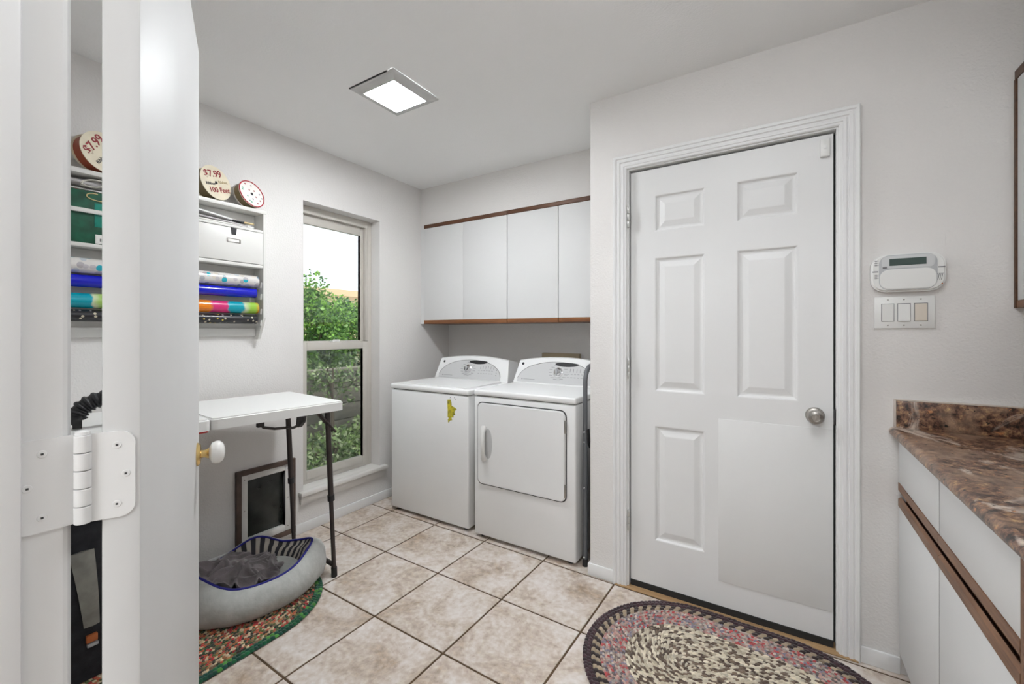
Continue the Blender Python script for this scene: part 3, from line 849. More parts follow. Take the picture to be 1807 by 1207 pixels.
# ------------------------------------------------------------------ washer and dryer
def appliance(name, label, cat, x0, x1, y0, ztop, dryer):
    y1 = y0 + 0.66; cxm = (x0 + x1) / 2; wd = x1 - x0
    a = thing(name, label, cat, (cxm, (y0 + y1) / 2, 0))
    zb = ztop - 0.035
    # body
    b = newbm(); bx(b, x0 + 0.004, x1 - 0.004, y0 + 0.006, y1, 0.019, zb - 0.004, 0.010, 3); part('body', b, M['enamel'], a)
    b = newbm(); bx(b, x0 + 0.014, x1 - 0.014, y0 + 0.020, y1 - 0.01, zb - 0.006, zb + 0.001); part('top_seam', b, M['darkgap'], a, smooth=False)
    for sx in (x0 + 0.05, x1 - 0.05):
        for sy in (y0 + 0.05, y1 - 0.05):
            b = newbm(); lathe(b, [(0.0, 0.0012), (0.02, 0.0012), (0.02, 0.012), (0.008, 0.013), (0.008, 0.019), (0, 0.019)], (sx, sy, 0), (0, 0, 1), 12); part('foot', b, M['rubber'], a)
    # top
    b = newbm(); bx(b, x0, x1, y0, y1 - 0.005, zb, ztop, 0.011, 4); tp = part('top', b, M['enamel'], a)
    yc = y0 + 0.455                     # console front foot
    if not dryer:
        b = newbm(); prism(b, rrect(x0 + 0.035, x1 - 0.035, y0 + 0.03, yc - 0.01, 0.03), 'z', ztop - 0.001, ztop + 0.0065)
        bmesh.ops.bevel(b, geom=[e for e in b.edges if all(v.co.z > ztop + 0.006 for v in e.verts)], offset=0.004, segments=2, affect='EDGES')
        part('lid', b, M['enamel'], a)
    # console: arched, leaning back
    n = 20; h0 = ztop - 0.002
    lean = 0.36
    hx = wd / 2 - 0.002
    def topz(t):      # t in -1..1
        return h0 + 0.152 + 0.026 * (1 - abs(t) ** 2.2)
    b = newbm(); F_, Bk = [], []
    ts = [-1 + 2 * k / n for k in range(n + 1)]
    def sx(t, z):
        k = (z - h0) / 0.17
        return cxm + t * (hx - 0.030 * max(0, min(1, k)))
    f0 = [b.verts.new((sx(t, h0), yc, h0)) for t in ts]
    f1 = [b.verts.new((sx(t, topz(t)), yc + lean * (topz(t) - h0), topz(t))) for t in ts]
    f2 = [b.verts.new((sx(t, topz(t)), yc + lean * (topz(t) - h0) + 0.012, topz(t) + 0.006)) for t in ts]
    k2 = [b.verts.new((sx(t, topz(t)), y1 - 0.03, topz(t) - 0.012)) for t in ts]
    k0 = [b.verts.new((sx(t, h0), y1 - 0.01, h0)) for t in ts]
    for A, B in ((f0, f1), (f1, f2), (f2, k2), (k2, k0)):
        for k in range(n):
            b.faces.new((A[k], A[k + 1], B[k + 1], B[k]))
    for k in (0, n):
        b.faces.new([f0[k], f1[k], f2[k], k2[k], k0[k]])
    bmesh.ops.recalc_face_normals(b, faces=b.faces[:])
    con = part('console', b, M['enamel'], a, angle=40)
    # face coordinates: u across, s up the leaning face
    nrm = Vector((0, -1, lean)).normalized(); up = Vector((0, lean, 1)).normalized()
    def fp(u, s, o=0.0):
        return Vector((cxm + u, yc, h0)) + up * s + nrm * o
    # control panel: half ellipse, slightly off centre
    b = newbm(); pts = []
    pc, pa, ph = -0.005, 0.305, 0.148
    for k in range(29):
        th = PI * k / 28
        pts.append((pc + pa * math.cos(th) * (1.0 if math.cos(th) < 0 else 0.93), 0.012 + ph * math.sin(th) ** 0.85))
    v0 = [b.verts.new(fp(u, s, 0.0002)) for u, s in pts]; v1 = [b.verts.new(fp(u, s, 0.0022)) for u, s in pts]
    for k in range(len(pts)):
        b.faces.new((v0[k], v0[(k + 1) % len(pts)], v1[(k + 1) % len(pts)], v1[k]))
    b.faces.new(v1); bmesh.ops.recalc_face_normals(b, faces=b.faces[:])
    cp = part('control_panel', b, mat('console_silver', (0.60, 0.60, 0.60), 0.35), a, parent=con, smooth=False, label='silver grey control panel')
    b = newbm(); tube(b, [fp(u, s, 0.0024) for u, s in pts[1:-1]], 0.0014, 6); part('panel_edge', b, mat('panel_edge_grey', (0.16, 0.16, 0.16), 0.5), a, parent=con)
    # dark display at the top of the arch
    b = newbm(); q = []
    for k in range(13):
        th = PI * k / 12; q.append((0.055 + 0.085 * math.cos(th), 0.147 + 0.010 * math.sin(th)))
    for k in range(1, 12):
        th = PI * k / 12; q.append((0.055 - 0.085 * math.cos(th), 0.147 - 0.018 * math.sin(th)))
    v0 = [b.verts.new(fp(u, s, 0.0022)) for u, s in q]; v1 = [b.verts.new(fp(u, s, 0.0040)) for u, s in q]
    for k in range(len(q)):
        b.faces.new((v0[k], v0[(k + 1) % len(q)], v1[(k + 1) % len(q)], v1[k]))
    b.faces.new(v1); bmesh.ops.recalc_face_normals(b, faces=b.faces[:]); part('display', b, M['black'], a, parent=con, smooth=False, label='dark display')
    # dial
    ku = -0.03 if not dryer else 0.0
    b = newbm(); o = fp(ku, 0.088, 0.0022)
    lathe(b, [(0, 0), (0.034, 0), (0.034, 0.003), (0.027, 0.007), (0.025, 0.022), (0.021, 0.026), (0, 0.027)], o, nrm, 28); part('dial', b, M['chrome'], a, parent=con, label='chrome dial')
    b = newbm(); bx(b, o.x - 0.004, o.x + 0.004, o.y - 0.034, o.y - 0.018, o.z - 0.018, o.z + 0.026, 0.002); part('dial_grip', b, M['plasticg'], a, parent=con)
    # printed ticks round the dial and key rows
    b = newbm()
    def tick(u, s, lu, ls):
        vs = [b.verts.new(fp(u + du, s + ds, 0.0027)) for du, ds in ((-lu, -ls), (lu, -ls), (lu, ls), (-lu, ls))]; b.faces.new(vs)
    for k in range(14):
        th = math.radians(-60 + 300 * k / 13 + 90 + 60)
        tick(ku + 0.060 * math.cos(th), 0.088 + 0.050 * math.sin(th), 0.012, 0.0012)
    for c in range(6):
        for r in range(2):
            tick(0.075 + 0.024 * c, 0.058 + 0.022 * r, 0.007, 0.0012)
        tick(0.085 + 0.024 * c, 0.105, 0.0014, 0.012)
    for c in range(3):
        tick(0.235, 0.05 + 0.018 * c, 0.004, 0.002)
    tick(-0.215, 0.030, 0.045, 0.0012); tick(-0.270, 0.031, 0.004, 0.004)
    part('legend', b, M['mark'], a, parent=con, smooth=False)['kind'] = 'stuff'
    b = newbm(); lathe(b, [(0, 0), (0.0095, 0), (0.0095, 0.0015), (0, 0.002)], fp(-0.283, 0.140, 0.0002), nrm, 14); part('badge', b, M['black'], a, parent=con)
    if dryer:
        # door
        X0, X1, Z0, Z1 = x0 + 0.036, x1 - 0.062, 0.338, 0.826
        b = newbm(); prism(b, rrect(X0 - 0.006, X1 + 0.006, Z0 - 0.006, Z1 + 0.006, 0.036), 'y', y0 + 0.0035, y0 + 0.0065); part('door_gasket', b, mat('gasket_dark', (0.05, 0.05, 0.05), 0.6), a, smooth=False)
        b = newbm(); prism(b, rrect(X0, X1, Z0, Z1, 0.032), 'y', y0 - 0.006, y0 + 0.005)
        bmesh.ops.bevel(b, geom=[e for e in b.edges if all(v.co.y < y0 - 0.0055 for v in e.verts)], offset=0.005, segments=2, affect='EDGES')
        dd = part('door', b, M['enamel'], a)
        hx0 = X0 + 0.052
        b = newbm(); pts = []
        for k in range(15):
            s = k / 14; pts.append((hx0 + 0.010 * math.sin(PI * s), y0 - 0.006 - 0.030 * math.sin(PI * s) ** 0.6, 0.488 + 0.195 * s))
        tube(b, pts, [0.017 if k in (0, 1, 13, 14) else 0.0135 for k in range(15)], 12); part('handle', b, M['plasticw'], a, parent=dd, label='white bow handle')
        b = newbm(); lathe(b, [(0, 0), (0.03, 0), (0.022, 0.0015), (0, 0.0008)], (0, 0, 0), (0, -1, 0), 20)
        bmesh.ops.scale(b, vec=(1, 1, 3.0), verts=b.verts); bmesh.ops.translate(b, vec=(hx0 + 0.028, y0 - 0.006, 0.585), verts=b.verts); part('handle_recess', b, mat('recess_grey', (0.55, 0.55, 0.55), 0.4), a, parent=dd)
        for z in (0.40, 0.745):
            b = newbm(); bx(b, X1 - 0.004, X1 + 0.007, y0 - 0.009, y0 - 0.0015, z - 0.035, z + 0.035, 0.002); part('door_hinge', b, M['nickel'], a, parent=dd)
    else:
        # remains of a torn yellow sticker
        sx0, sz1 = x1 - 0.175, 0.818
        poly = [(0, 0), (.028, .004), (.034, -.016), (.036, -.035), (.060, -.042), (.078, -.052), (.064, -.062), (.058, -.075), (.066, -.085), (.050, -.092),
                (.052, -.104), (.034, -.106), (.040, -.122), (.022, -.126), (.016, -.135), (.010, -.140), (0.006, -.138), (.004, -.120), (.012, -.112), (.002, -.104), (.003, -.062), (.0, -.030)]
        b = newbm(); prism(b, [(sx0 + u, sz1 + s * 1.05) for u, s in poly], 'y', y0 + 0.0052, y0 + 0.0059); part('torn_sticker', b, M['yellow'], a, smooth=False, label='torn yellow sticker')
        for u, s in ((.055, .014), (.062, .004), (.020, .012)):
            b = newbm(); prism(b, [(sx0 + u, sz1 + s), (sx0 + u + .007, sz1 + s + .003), (sx0 + u + .005, sz1 + s + .010)], 'y', y0 + 0.0052, y0 + 0.0058); part('sticker_scrap', b, M['mark'], a, smooth=False)
    return a
appliance('washer', 'white top load washer with a torn yellow sticker, beside the window wall', 'washer', -2.362, -1.660, 2.108, 0.892, False)
appliance('dryer', 'white dryer with a square front door, right of the washer', 'dryer', -1.612, -0.928, 2.096, 0.903, True)

# tan utility box on the alcove wall
ub = thing('utility_box', 'tan plastic box on the wall behind the dryer', 'outlet box', (-1.42, YB, 1.03))
b = newbm(); bx(b, -1.575, -1.265, YB - 0.045, YB - 0.0005, 0.955, 1.095, 0.006); part('box', b, M['tan'], ub)
b = newbm(); bx(b, -1.545, -1.315, YB - 0.049, YB - 0.0445, 0.975, 1.062, 0.002); part('opening', b, M['darkgap'], ub)

# ------------------------------------------------------------------ folded step ladder beside the dryer
sl = thing('step_ladder', 'folded grey tubular step ladder between dryer and wall', 'step ladder', (-0.886, 2.35, 0))
xA = -0.898
pts = [(xA, 2.150, 0.030), (xA, 2.150, 0.985)]
for k in range(1, 9):
    a = PI / 2 * k / 8; pts.append((xA, 2.150 + 0.085 * (1 - math.cos(a)), 0.985 + 0.085 * math.sin(a)))
pts += [(xA, 2.47, 1.07)]
for k in range(1, 9):
    a = PI / 2 * k / 8; pts.append((xA, 2.47 + 0.085 * math.sin(a), 0.985 + 0.085 * math.cos(a)))
pts += [(xA, 2.555, 0.03)]
b = newbm(); tube(b, pts, 0.0125, 12); part('front_frame', b, M['greytube'], sl)
xB = -0.870
b = newbm(); tube(b, [(xB, 2.175, 0.03), (xB, 2.175, 0.66)], 0.010, 10); tube(b, [(xB, 2.530, 0.03), (xB, 2.530, 0.66)], 0.010, 10)
tube(b, [(xB, 2.175, 0.10), (xB, 2.530, 0.10)], 0.009, 10); part('rear_frame', b, mat('dark_grey_tube', (0.05, 0.052, 0.056), 0.4, 0.4), sl)
for z in (0.22, 0.45):
    b = newbm(); bx(b, -0.884, -0.858, 2.19, 2.515, z - 0.09, z + 0.10, 0.006); part('step', b, M['greytube'], sl)
for y in (2.150, 2.555):
    b = newbm(); prism(b, [(y - 0.012, 0.735), (y + 0.014, 0.735), (y + 0.030, 0.655), (y + 0.020, 0.630), (y + 0.004, 0.650)], 'x', xA + 0.013, xA + 0.019); part('bracket', b, M['black'], sl, smooth=False)
    for z in (0.72, 0.665, 0.42, 0.05):
        b = newbm(); lathe(b, [(0, 0), (0.006, 0), (0.004, 0.003), (0, 0.0035)], (xA - 0.002, y - 0.011, z), (-0.3, -1, 0), 10); part('rivet', b, M['chrome'], sl)
    b = newbm(); lathe(b, [(0, 0.001), (0.016, 0.001), (0.0155, 0.035), (0.0125, 0.04), (0, 0.04)], (xA, y, 0), (0, 0, 1), 12); part('rubber_foot', b, M['rubber'], sl)
for y in (2.175, 2.530):
    b = newbm(); lathe(b, [(0, 0.001), (0.0125, 0.001), (0.012, 0.033), (0.010, 0.036), (0, 0.036)], (xB, y, 0), (0, 0, 1), 12); part('rubber_foot', b, M['rubber'], sl)

# ------------------------------------------------------------------ keypad and switches
ky = YW - 0.0005
kp = thing('alarm_keypad', 'white alarm keypad with dark display on the wall beside the door', 'keypad', (0.381, ky, 1.40))
b = newbm(); prism(b, rrect(0.279, 0.483, 1.402, 1.540, 0.045, 8), 'y', ky - 0.026, ky)
bmesh.ops.bevel(b, geom=[e for e in b.edges if all(v.co.y < ky - 0.0255 for v in e.verts)], offset=0.006, segments=3, affect='EDGES'); part('case', b, M['plasticw'], kp)
b = newbm(); prism(b, rrect(0.302, 0.460, 1.409, 1.536, 0.030, 6), 'y', ky - 0.0272, ky - 0.0255); part('bezel', b, M['plasticg'], kp, smooth=False)
b = newbm(); prism(b, rrect(0.304, 0.458, 1.411, 1.484, 0.028, 6), 'y', ky - 0.0305, ky - 0.026)
bmesh.ops.bevel(b, geom=[e for e in b.edges if all(v.co.y < ky - 0.030 for v in e.verts)], offset=0.002, segments=2, affect='EDGES'); part('flip_cover', b, M['plasticw'], kp)
b = newbm(); prism(b, rrect(0.310, 0.454, 1.487, 1.533, 0.016, 6), 'y', ky - 0.0285, ky - 0.026); part('display_bezel', b, mat('keypad_light_grey', (0.62, 0.63, 0.63), 0.4), kp, smooth=False)
b = newbm(); bx(b, 0.331, 0.431, ky - 0.0292, ky - 0.0284, 1.497, 1.522); part('display', b, M['lcd'], kp, smooth=False, label='dark green display')
b = newbm(); bx(b, 0.312, 0.324, ky - 0.0295, ky - 0.028, 1.489, 1.495, 0.0005); part('logo_plate', b, M['mark'], kp)
b = newbm()
for i in range(3):
    for j in range(3):
        bx(b, 0.290 + 0.004 * i, 0.2925 + 0.004 * i, ky - 0.0268, ky - 0.0262, 1.500 + 0.008 * j, 1.504 + 0.008 * j)
        bx(b, 0.290 + 0.004 * i, 0.2925 + 0.004 * i, ky - 0.0268, ky - 0.0262, 1.452 + 0.006 * j, 1.455 + 0.006 * j)
for i in range(5):
    tube(b, [(0.456 + 0.0045 * i - 0.004, ky - 0.0265, 1.438), (0.456 + 0.0045 * i, ky - 0.0265, 1.462)], 0.0008, 5)
part('speaker_marks', b, M['mark'], kp, smooth=False)['kind'] = 'stuff'
for z0, z1, x0, x1 in ((1.476, 1.482, 0.283, 0.300), (1.482, 1.488, 0.462, 0.480)):
    b = newbm(); bx(b, x0, x1, ky - 0.0275, ky - 0.0258, z0, z1 - 0.002, 0.0005); part('key_gap', b, M['mark'], kp)
b = newbm(); lathe(b, [(0, 0), (0.0025, 0), (0.002, 0.001), (0, 0.001)], (0.472, ky - 0.0255, 1.425), (0, -1, 0), 10); part('indicator', b, M['orange'], kp)

sp = thing('switch_plate', 'white three gang rocker switch plate below the alarm keypad', 'light switch', (0.374, ky, 1.27))
b = newbm(); bx(b, 0.291, 0.459, ky - 0.0065, ky, 1.268, 1.385, 0.0025); part('plate', b, M['plasticw'], sp)
for k, xc in enumerate((0.330, 0.375, 0.421)):
    b = newbm(); bx(b, xc - 0.0185, xc + 0.0185, ky - 0.0072, ky - 0.006, 1.294, 1.360); part('rocker_gap', b, M['mark'], sp, smooth=False)
    m_ = M['ivory'] if k == 2 else M['plasticw']
    b = newbm(); t = -1 if k == 1 else 1
    if k == 2:
        bx(b, xc - 0.0165, xc + 0.0165, ky - 0.0095, ky - 0.0065, 1.296, 1.358, 0.001)
    else:
        prism(b, [(ky - 0.0065, 1.296), (ky - (0.0125 if k == 1 else 0.0075), 1.296), (ky - 0.0095, 1.327), (ky - (0.0075 if k == 1 else 0.0115), 1.358), (ky - 0.0065, 1.358)], 'x', xc - 0.0165, xc + 0.0165)
    part('rocker', b, m_, sp, smooth=False, label='ivory rocker' if k == 2 else None)
    for z in (1.280, 1.374):
        b = newbm(); lathe(b, [(0, 0), (0.0028, 0), (0.002, 0.0008), (0, 0.0008)], (xc, ky - 0.0065, z), (0, -1, 0), 10); part('screw', b, M['nickel'], sp)

# ------------------------------------------------------------------ counter and base cabinets
CXF = 0.333
ct = thing('countertop', 'brown granite look laminate countertop with rounded edge and backsplash', 'countertop', (0.65, 1.4, 0.905))
b = newbm()
prof = [(XR - 0.001, 0.872), (CXF + 0.016, 0.872)]
for k in range(9):
    a = -PI / 2 - PI * k / 8; prof.append((CXF + 0.0165 + 0.0165 * math.cos(a), 0.8885 - 0.0165 * -math.sin(a) if False else 0.8885 + 0.0165 * math.sin(a)))
prof += [(CXF + 0.02, 0.905), (XR - 0.001, 0.905)]
prism(b, prof, 'y', 0.62, YW - 0.001); part('top', b, M['counter'], ct, angle=50)
b = newbm(); bx(b, 0.352, XR - 0.001, YW - 0.020, YW - 0.001, 0.9052, 1.004, 0.001); part('backsplash', b, M['counter'], ct)
b = newbm(); bx(b, XR - 0.020, XR - 0.001, 0.62, YW - 0.0205, 0.9052, 1.004, 0.001); part('backsplash', b, M['counter'], ct)
b = newbm(); bx(b, 0.3465, 0.3515, YW - 0.020, YW - 0.001, 0.9052, 1.0085, 0.0005); bx(b, 0.3515, XR - 0.001, YW - 0.020, YW - 0.001, 1.0045, 1.0085, 0.0005)
part('edge_strip', b, mat('caulk_beige', (0.62, 0.54, 0.48), 0.5), ct, label='pale edge strip')

def base_cab(y0, y1, label):
    c = thing('base_cabinet', label, 'cabinet', (0.66, (y0 + y1) / 2, 0), group='base cabinets under the counter')
    b = newbm(); bx(b, 0.380, XR - 0.002, y0 + 0.0008, y1 - 0.0008, 0.085, 0.8705); part('body', b, M['wooddy'], c, smooth=False)  # dark body colour stands in for shade between the fronts
    b = newbm(); bx(b, 0.43, XR - 0.002, y0 + 0.0008, y1 - 0.0008, 0.001, 0.085); part('toe_kick', b, M['darkgap'], c, smooth=False)
    b = newbm(); bx(b, 0.3606, 0.3795, y0 + 0.0002, y0 + 0.0019, 0.088, 0.6185); bx(b, 0.3606, 0.3795, y0 + 0.0002, y0 + 0.0019, 0.7065, 0.866); part('seam_shade', b, mat('seam_dark', (0.05, 0.035, 0.025), 0.8), c, smooth=False)  # dark strips put in for the shaded seam between neighbouring fronts
    b = newbm(); bx(b, 0.3795, 0.384, y0 + 0.001, y1 - 0.001, 0.600, 0.72); part('recess_rail', b, M['wooddy'], c, smooth=False, label='dark wood rail behind the pulls')
    b = newbm(); bx(b, 0.360, 0.3792, y0 + 0.0022, y1 - 0.0022, 0.7055, 0.866, 0.001); dr = part('drawer_front', b, M['laminate'], c)
    b = newbm(); prism(b, [(0.358, 0.705), (0.379, 0.705), (0.379, 0.688), (0.366, 0.672), (0.358, 0.678)], 'y', y0 + 0.0015, y1 - 0.0015); part('finger_pull', b, M['woody'], c, parent=dr, smooth=False, label='wood finger pull')
    b = newbm(); bx(b, 0.360, 0.3792, y0 + 0.0022, y1 - 0.0022, 0.088, 0.6195, 0.001); d = part('door', b, M['laminate'], c)
    b = newbm(); prism(b, [(0.358, 0.620), (0.379, 0.620), (0.379, 0.636), (0.366, 0.652), (0.358, 0.646)], 'y', y0 + 0.0015, y1 - 0.0015); part('finger_pull', b, M['woody'], c, parent=d, smooth=False, label='wood finger pull')
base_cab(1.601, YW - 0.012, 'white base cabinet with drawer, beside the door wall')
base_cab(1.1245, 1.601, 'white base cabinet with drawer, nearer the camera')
b = newbm(); bx(b, 0.358, XR - 0.002, 0.62, 1.1235, 0.085, 0.8705); ec = thing('base_cabinet', 'wood framed end cabinet at the near end of the counter', 'cabinet', (0.66, 0.87, 0))
part('body', b, M['woody'], ec, smooth=False)
b = newbm(); bx(b, 0.42, XR - 0.002, 0.63, 1.1235, 0.001, 0.085); part('toe_kick', b, M['darkgap'], ec, smooth=False)

# upper cabinet at the right edge
uc = thing('wall_cabinet', 'wood edged wall cabinet above the counter at the right edge', 'cabinet', (0.8, 1.4, 1.32))
b = newbm(); bx(b, 0.675, XR - 0.001, 0.75, YW - 0.001, 1.335, 2.120); part('body', b, M['wooddy'], uc, smooth=False)
for k in range(3):
    y1 = YW - 0.012 - 0.44 * k
    b = newbm(); bx(b, 0.655, 0.674, y1 - 0.438, y1 - 0.002, 1.360, 2.09, 0.001); d = part('door', b, M['laminate'], uc)
    b = newbm(); bx(b, 0.653, 0.674, y1 - 0.438, y1 - 0.002, 1.335, 1.3595, 0.001); part('finger_pull', b, M['woody'], uc, parent=d)
b = newbm(); bx(b, 0.652, 0.6745, 0.75, YW - 0.001, 2.0905, 2.120, 0.001); part('top_rail', b, M['wooddy'], uc)
b = newbm(); bx(b, 0.650, 0.6745, YW - 0.0135, YW - 0.001, 1.335, 2.0905, 0.001); part('end_stile', b, M['wooddy'], uc)

# ------------------------------------------------------------------ folding table
tb = thing('folding_table', 'white plastic folding table with bronze legs below the gift wrap shelf', 'table', (-2.199, 0.825, 0), (0, 0, math.radians(-5)))
TZ = 0.910
for s in (1, -1):
    b = newbm(); y0, y1 = (0.0012, 0.570) if s > 0 else (-0.570, -0.0012)
    pl = []
    for x, y in rrect(-0.285, 0.285, y0, y1, 0.022, 5):
        pl.append((x, y))
    prism(b, pl, 'z', TZ - 0.045, TZ)
    bmesh.ops.bevel(b, geom=[e for e in b.edges if all(v.co.z > TZ - 0.001 for v in e.verts)], offset=0.006, segments=3, affect='EDGES')
    part('tabletop_half', b, M['tabletop'], tb, world=False)
    for x in (0.200, -0.222):
        lt, lb = Vector((x, s * 0.528, TZ - 0.046)), Vector((x, s * 0.566, 0.012))
        mid = lt.lerp(lb, 0.53)
        b = newbm(); tube(b, [lt, mid], 0.0135, 12); lg = part('leg', b, M['bronze'], tb, world=False)
        b = newbm(); tube(b, [mid, lb], 0.0105, 12); part('telescopic_tube', b, M['bronze'], tb, world=False, parent=lg)
        b = newbm(); tube(b, [lt.lerp(lb, 0.515), lt.lerp(lb, 0.55)], 0.017, 12); part('clamp_collar', b, M['black'], tb, world=False, parent=lg)
        b = newbm(); tube(b, [lt.lerp(lb, 0.955), lb - Vector((0, 0, 0.0105))], 0.0145, 12); part('rubber_foot', b, M['rubber'], tb, world=False, parent=lg)
    b = newbm(); tube(b, [(0.200, s * 0.562, 0.062), (-0.222, s * 0.562, 0.062)], 0.0115, 10); part('foot_bar', b, M['bronze'], tb, world=False)
    b = newbm(); tube(b, [(0.200, s * 0.530, TZ - 0.060), (-0.222, s * 0.530, TZ - 0.060)], 0.011, 10); part('pivot_bar', b, M['bronze'], tb, world=False)
    # bowed braces: from the back leg towards the seam and towards the front leg
    b = newbm(); tube(b, [(-0.222, s * 0.385, TZ - 0.15), (-0.222, s * 0.40, TZ - 0.172), (-0.222, s * 0.46, TZ - 0.190), (-0.222, s * 0.525, TZ - 0.195)], 0.0075, 8); part('brace', b, M['bronze'], tb, world=False)
    b = newbm(); bx(b, -0.235, -0.209, s * 0.385 - 0.018, s * 0.385 + 0.018, TZ - 0.168, TZ - 0.0455, 0.005); part('bracket', b, M['black'], tb, world=False)
    b = newbm(); tube(b, [(-0.222, s * 0.525, TZ - 0.195), (-0.150, s * 0.525, TZ - 0.187), (-0.085, s * 0.524, TZ - 0.163)], 0.0075, 8); part('brace', b, M['bronze'], tb, world=False)
    b = newbm(); prism(b, [(-0.100, TZ - 0.172), (-0.070, TZ - 0.172), (-0.030, TZ - 0.140), (-0.016, TZ - 0.085), (-0.020, TZ - 0.0455), (-0.060, TZ - 0.0455), (-0.088, TZ - 0.110)], 'y', s * 0.515, s * 0.535); part('bracket', b, M['black'], tb, world=False, smooth=False)
    for dx in (-0.016, 0.016):
        b = newbm(); tube(b, [(0.200 + dx, s * 0.470, TZ - 0.0465), (0.200 + dx, s * 0.565, TZ - 0.165)], 0.0055, 8); part('link', b, M['bronze'], tb, world=False)
b = newbm(); bx(b, 0.262, 0.282, -0.075, -0.012, TZ - 0.052, TZ - 0.0453, 0.002); part('catch', b, mat('red_catch', (0.5, 0.02, 0.02), 0.4), tb, world=False, label='red catch')

# ------------------------------------------------------------------ gift wrap shelf on the left wall
SX = XL + 0.100                # front plane of the shelf
SY0, SY1 = 0.440, 1.292
SZT = 1.932
sh = thing('wall_shelf', 'white wall shelf with drawer box and rods for gift wrap', 'shelf', (XL, 0.866, 1.23))
b = newbm(); bx(b, XL + 0.0005, SX, SY0 - 0.004, SY1 + 0.004, SZT - 0.020, SZT, 0.003); part('top_board', b, M['shelfw'], sh)
for y in (SY0, SY1 - 0.014):
    b = newbm(); prism(b, [(XL + 0.001, 1.215), (XL + 0.040, 1.215), (SX - 0.002, 1.335), (SX - 0.002, SZT - 0.0205), (XL + 0.001, SZT - 0.0205)], 'y', y, y + 0.014); part('side_panel', b, M['shelfw'], sh, smooth=False)
b = newbm(); bx(b, XL + 0.0008, XL + 0.008, SY0 + 0.0145, SY1 - 0.0145, 1.232, SZT - 0.021); part('back_panel', b, M['shelfw'], sh, smooth=False)
ym = 0.905                   # divider between the open cubby and the drawer box
b = newbm(); bx(b, XL + 0.008, SX - 0.003, SY0 + 0.0145, SY1 - 0.0145, 1.610, 1.626, 0.002); part('lower_board', b, M['shelfw'], sh)
b = newbm(); bx(b, XL + 0.008, SX - 0.003, ym - 0.007, ym + 0.007, 1.6265, SZT - 0.0205, 0.001); part('divider', b, M['shelfw'], sh)
b = newbm(); bx(b, XL + 0.008, SX - 0.003, ym + 0.0075, SY1 - 0.0145, 1.806, 1.819, 0.002); part('upper_board', b, M['shelfw'], sh)
b = newbm(); bx(b, SX - 0.013, SX - 0.003, SY0 + 0.0145, ym - 0.0075, 1.752, 1.770, 0.002); part('cubby_rail', b, M['shelfw'], sh)
b = newbm(); bx(b, XL + 0.0085, SX - 0.035, SY0 + 0.0145, ym - 0.0075, 1.853, 1.859, 0.001); part('cubby_board', b, M['shelfw'], sh)
b = newbm(); bx(b, XL + 0.0082, SX - 0.004, ym + 0.010, SY1 - 0.017, 1.628, 1.804, 0.002); dw = part('drawer', b, M['shelfw'], sh)
b = newbm(); bx(b, SX - 0.0045, SX, ym + 0.010, SY1 - 0.0165, 1.629, 1.803, 0.0015); part('drawer_face', b, M['shelfw'], sh, parent=dw)
yd = 1.125
b = newbm(); prism(b, [(yd - 0.014, 1.8032), (yd + 0.014, 1.8032), (yd + 0.010, 1.768), (yd - 0.010, 1.768)], 'x', SX - 0.001, SX + 0.0025); part('finger_notch', b, M['black'], sh, parent=dw, smooth=False, label='dark finger notch')
b = newbm()
for yy0, yy1, zz0, zz1 in ((yd - 0.028, yd + 0.028, 1.727, 1.7305), (yd - 0.028, yd + 0.028, 1.7445, 1.748), (yd - 0.034, yd - 0.028, 1.727, 1.748), (yd + 0.028, yd + 0.034, 1.727, 1.748)):
    bx(b, SX, SX + 0.003, yy0, yy1, zz0, zz1, 0.0005)
part('label_holder', b, M['nickel'], sh, parent=dw, label='metal label holder')
b = newbm(); bx(b, SX, SX + 0.0012, yd - 0.027, yd + 0.027, 1.731, 1.744); part('label_card', b, M['paper'], sh, parent=dw, smooth=False)
roll_x = XL + 0.056
rolls_z = (1.535, 1.470, 1.388, 1.325)
for y in (SY0 + 0.0142, SY1 - 0.0215):
    for z in rolls_z:
        b = newbm(); prism(b, [(roll_x - 0.020, z - 0.034), (roll_x + 0.024, z - 0.034), (roll_x + 0.030, z - 0.004), (roll_x + 0.018, z - 0.010), (roll_x, z - 0.026), (roll_x - 0.018, z - 0.010)], 'y', y, y + 0.007); part('rod_notch', b, M['shelfw'], sh, smooth=False)
b = newbm(); bx(b, XL + 0.008, XL + 0.016, SY0 + 0.0145, SY1 - 0.0145, 1.232, 1.275, 0.002); part('bottom_rail', b, M['shelfw'], sh)

teal, pink, orng, lime, cream = (0.0, 0.33, 0.42), (0.65, 0.03, 0.18), (0.78, 0.22, 0.01), (0.30, 0.55, 0.06), (0.62, 0.68, 0.45)
RM = {
    'print': roll_mat('printed_wrap', None, 34, specks=(0.44, [(0.02, 0.40, 0.50), (0.42, 0.43, 0.46), (0.52, 0.50, 0.52), (0.50, 0.54, 0.58), (0.20, 0.28, 0.32), (0.66, 0.62, 0.55), (0.45, 0.42, 0.44)]), base=(0.68, 0.66, 0.63)),
    'multi': roll_mat('banded_wrap', [(0.0, teal), (0.13, teal), (0.16, cream), (0.26, lime), (0.36, lime), (0.41, orng), (0.60, orng), (0.64, pink), (0.88, pink), (0.91, teal)], 1 / 0.30),
    'black': roll_mat('black_wrap', None, 48, specks=(0.24, [(0.55, 0.50, 0.38), (0.60, 0.45, 0.08), (0.30, 0.29, 0.30), (0.45, 0.40, 0.30)]), base=(0.022, 0.022, 0.026)),
}
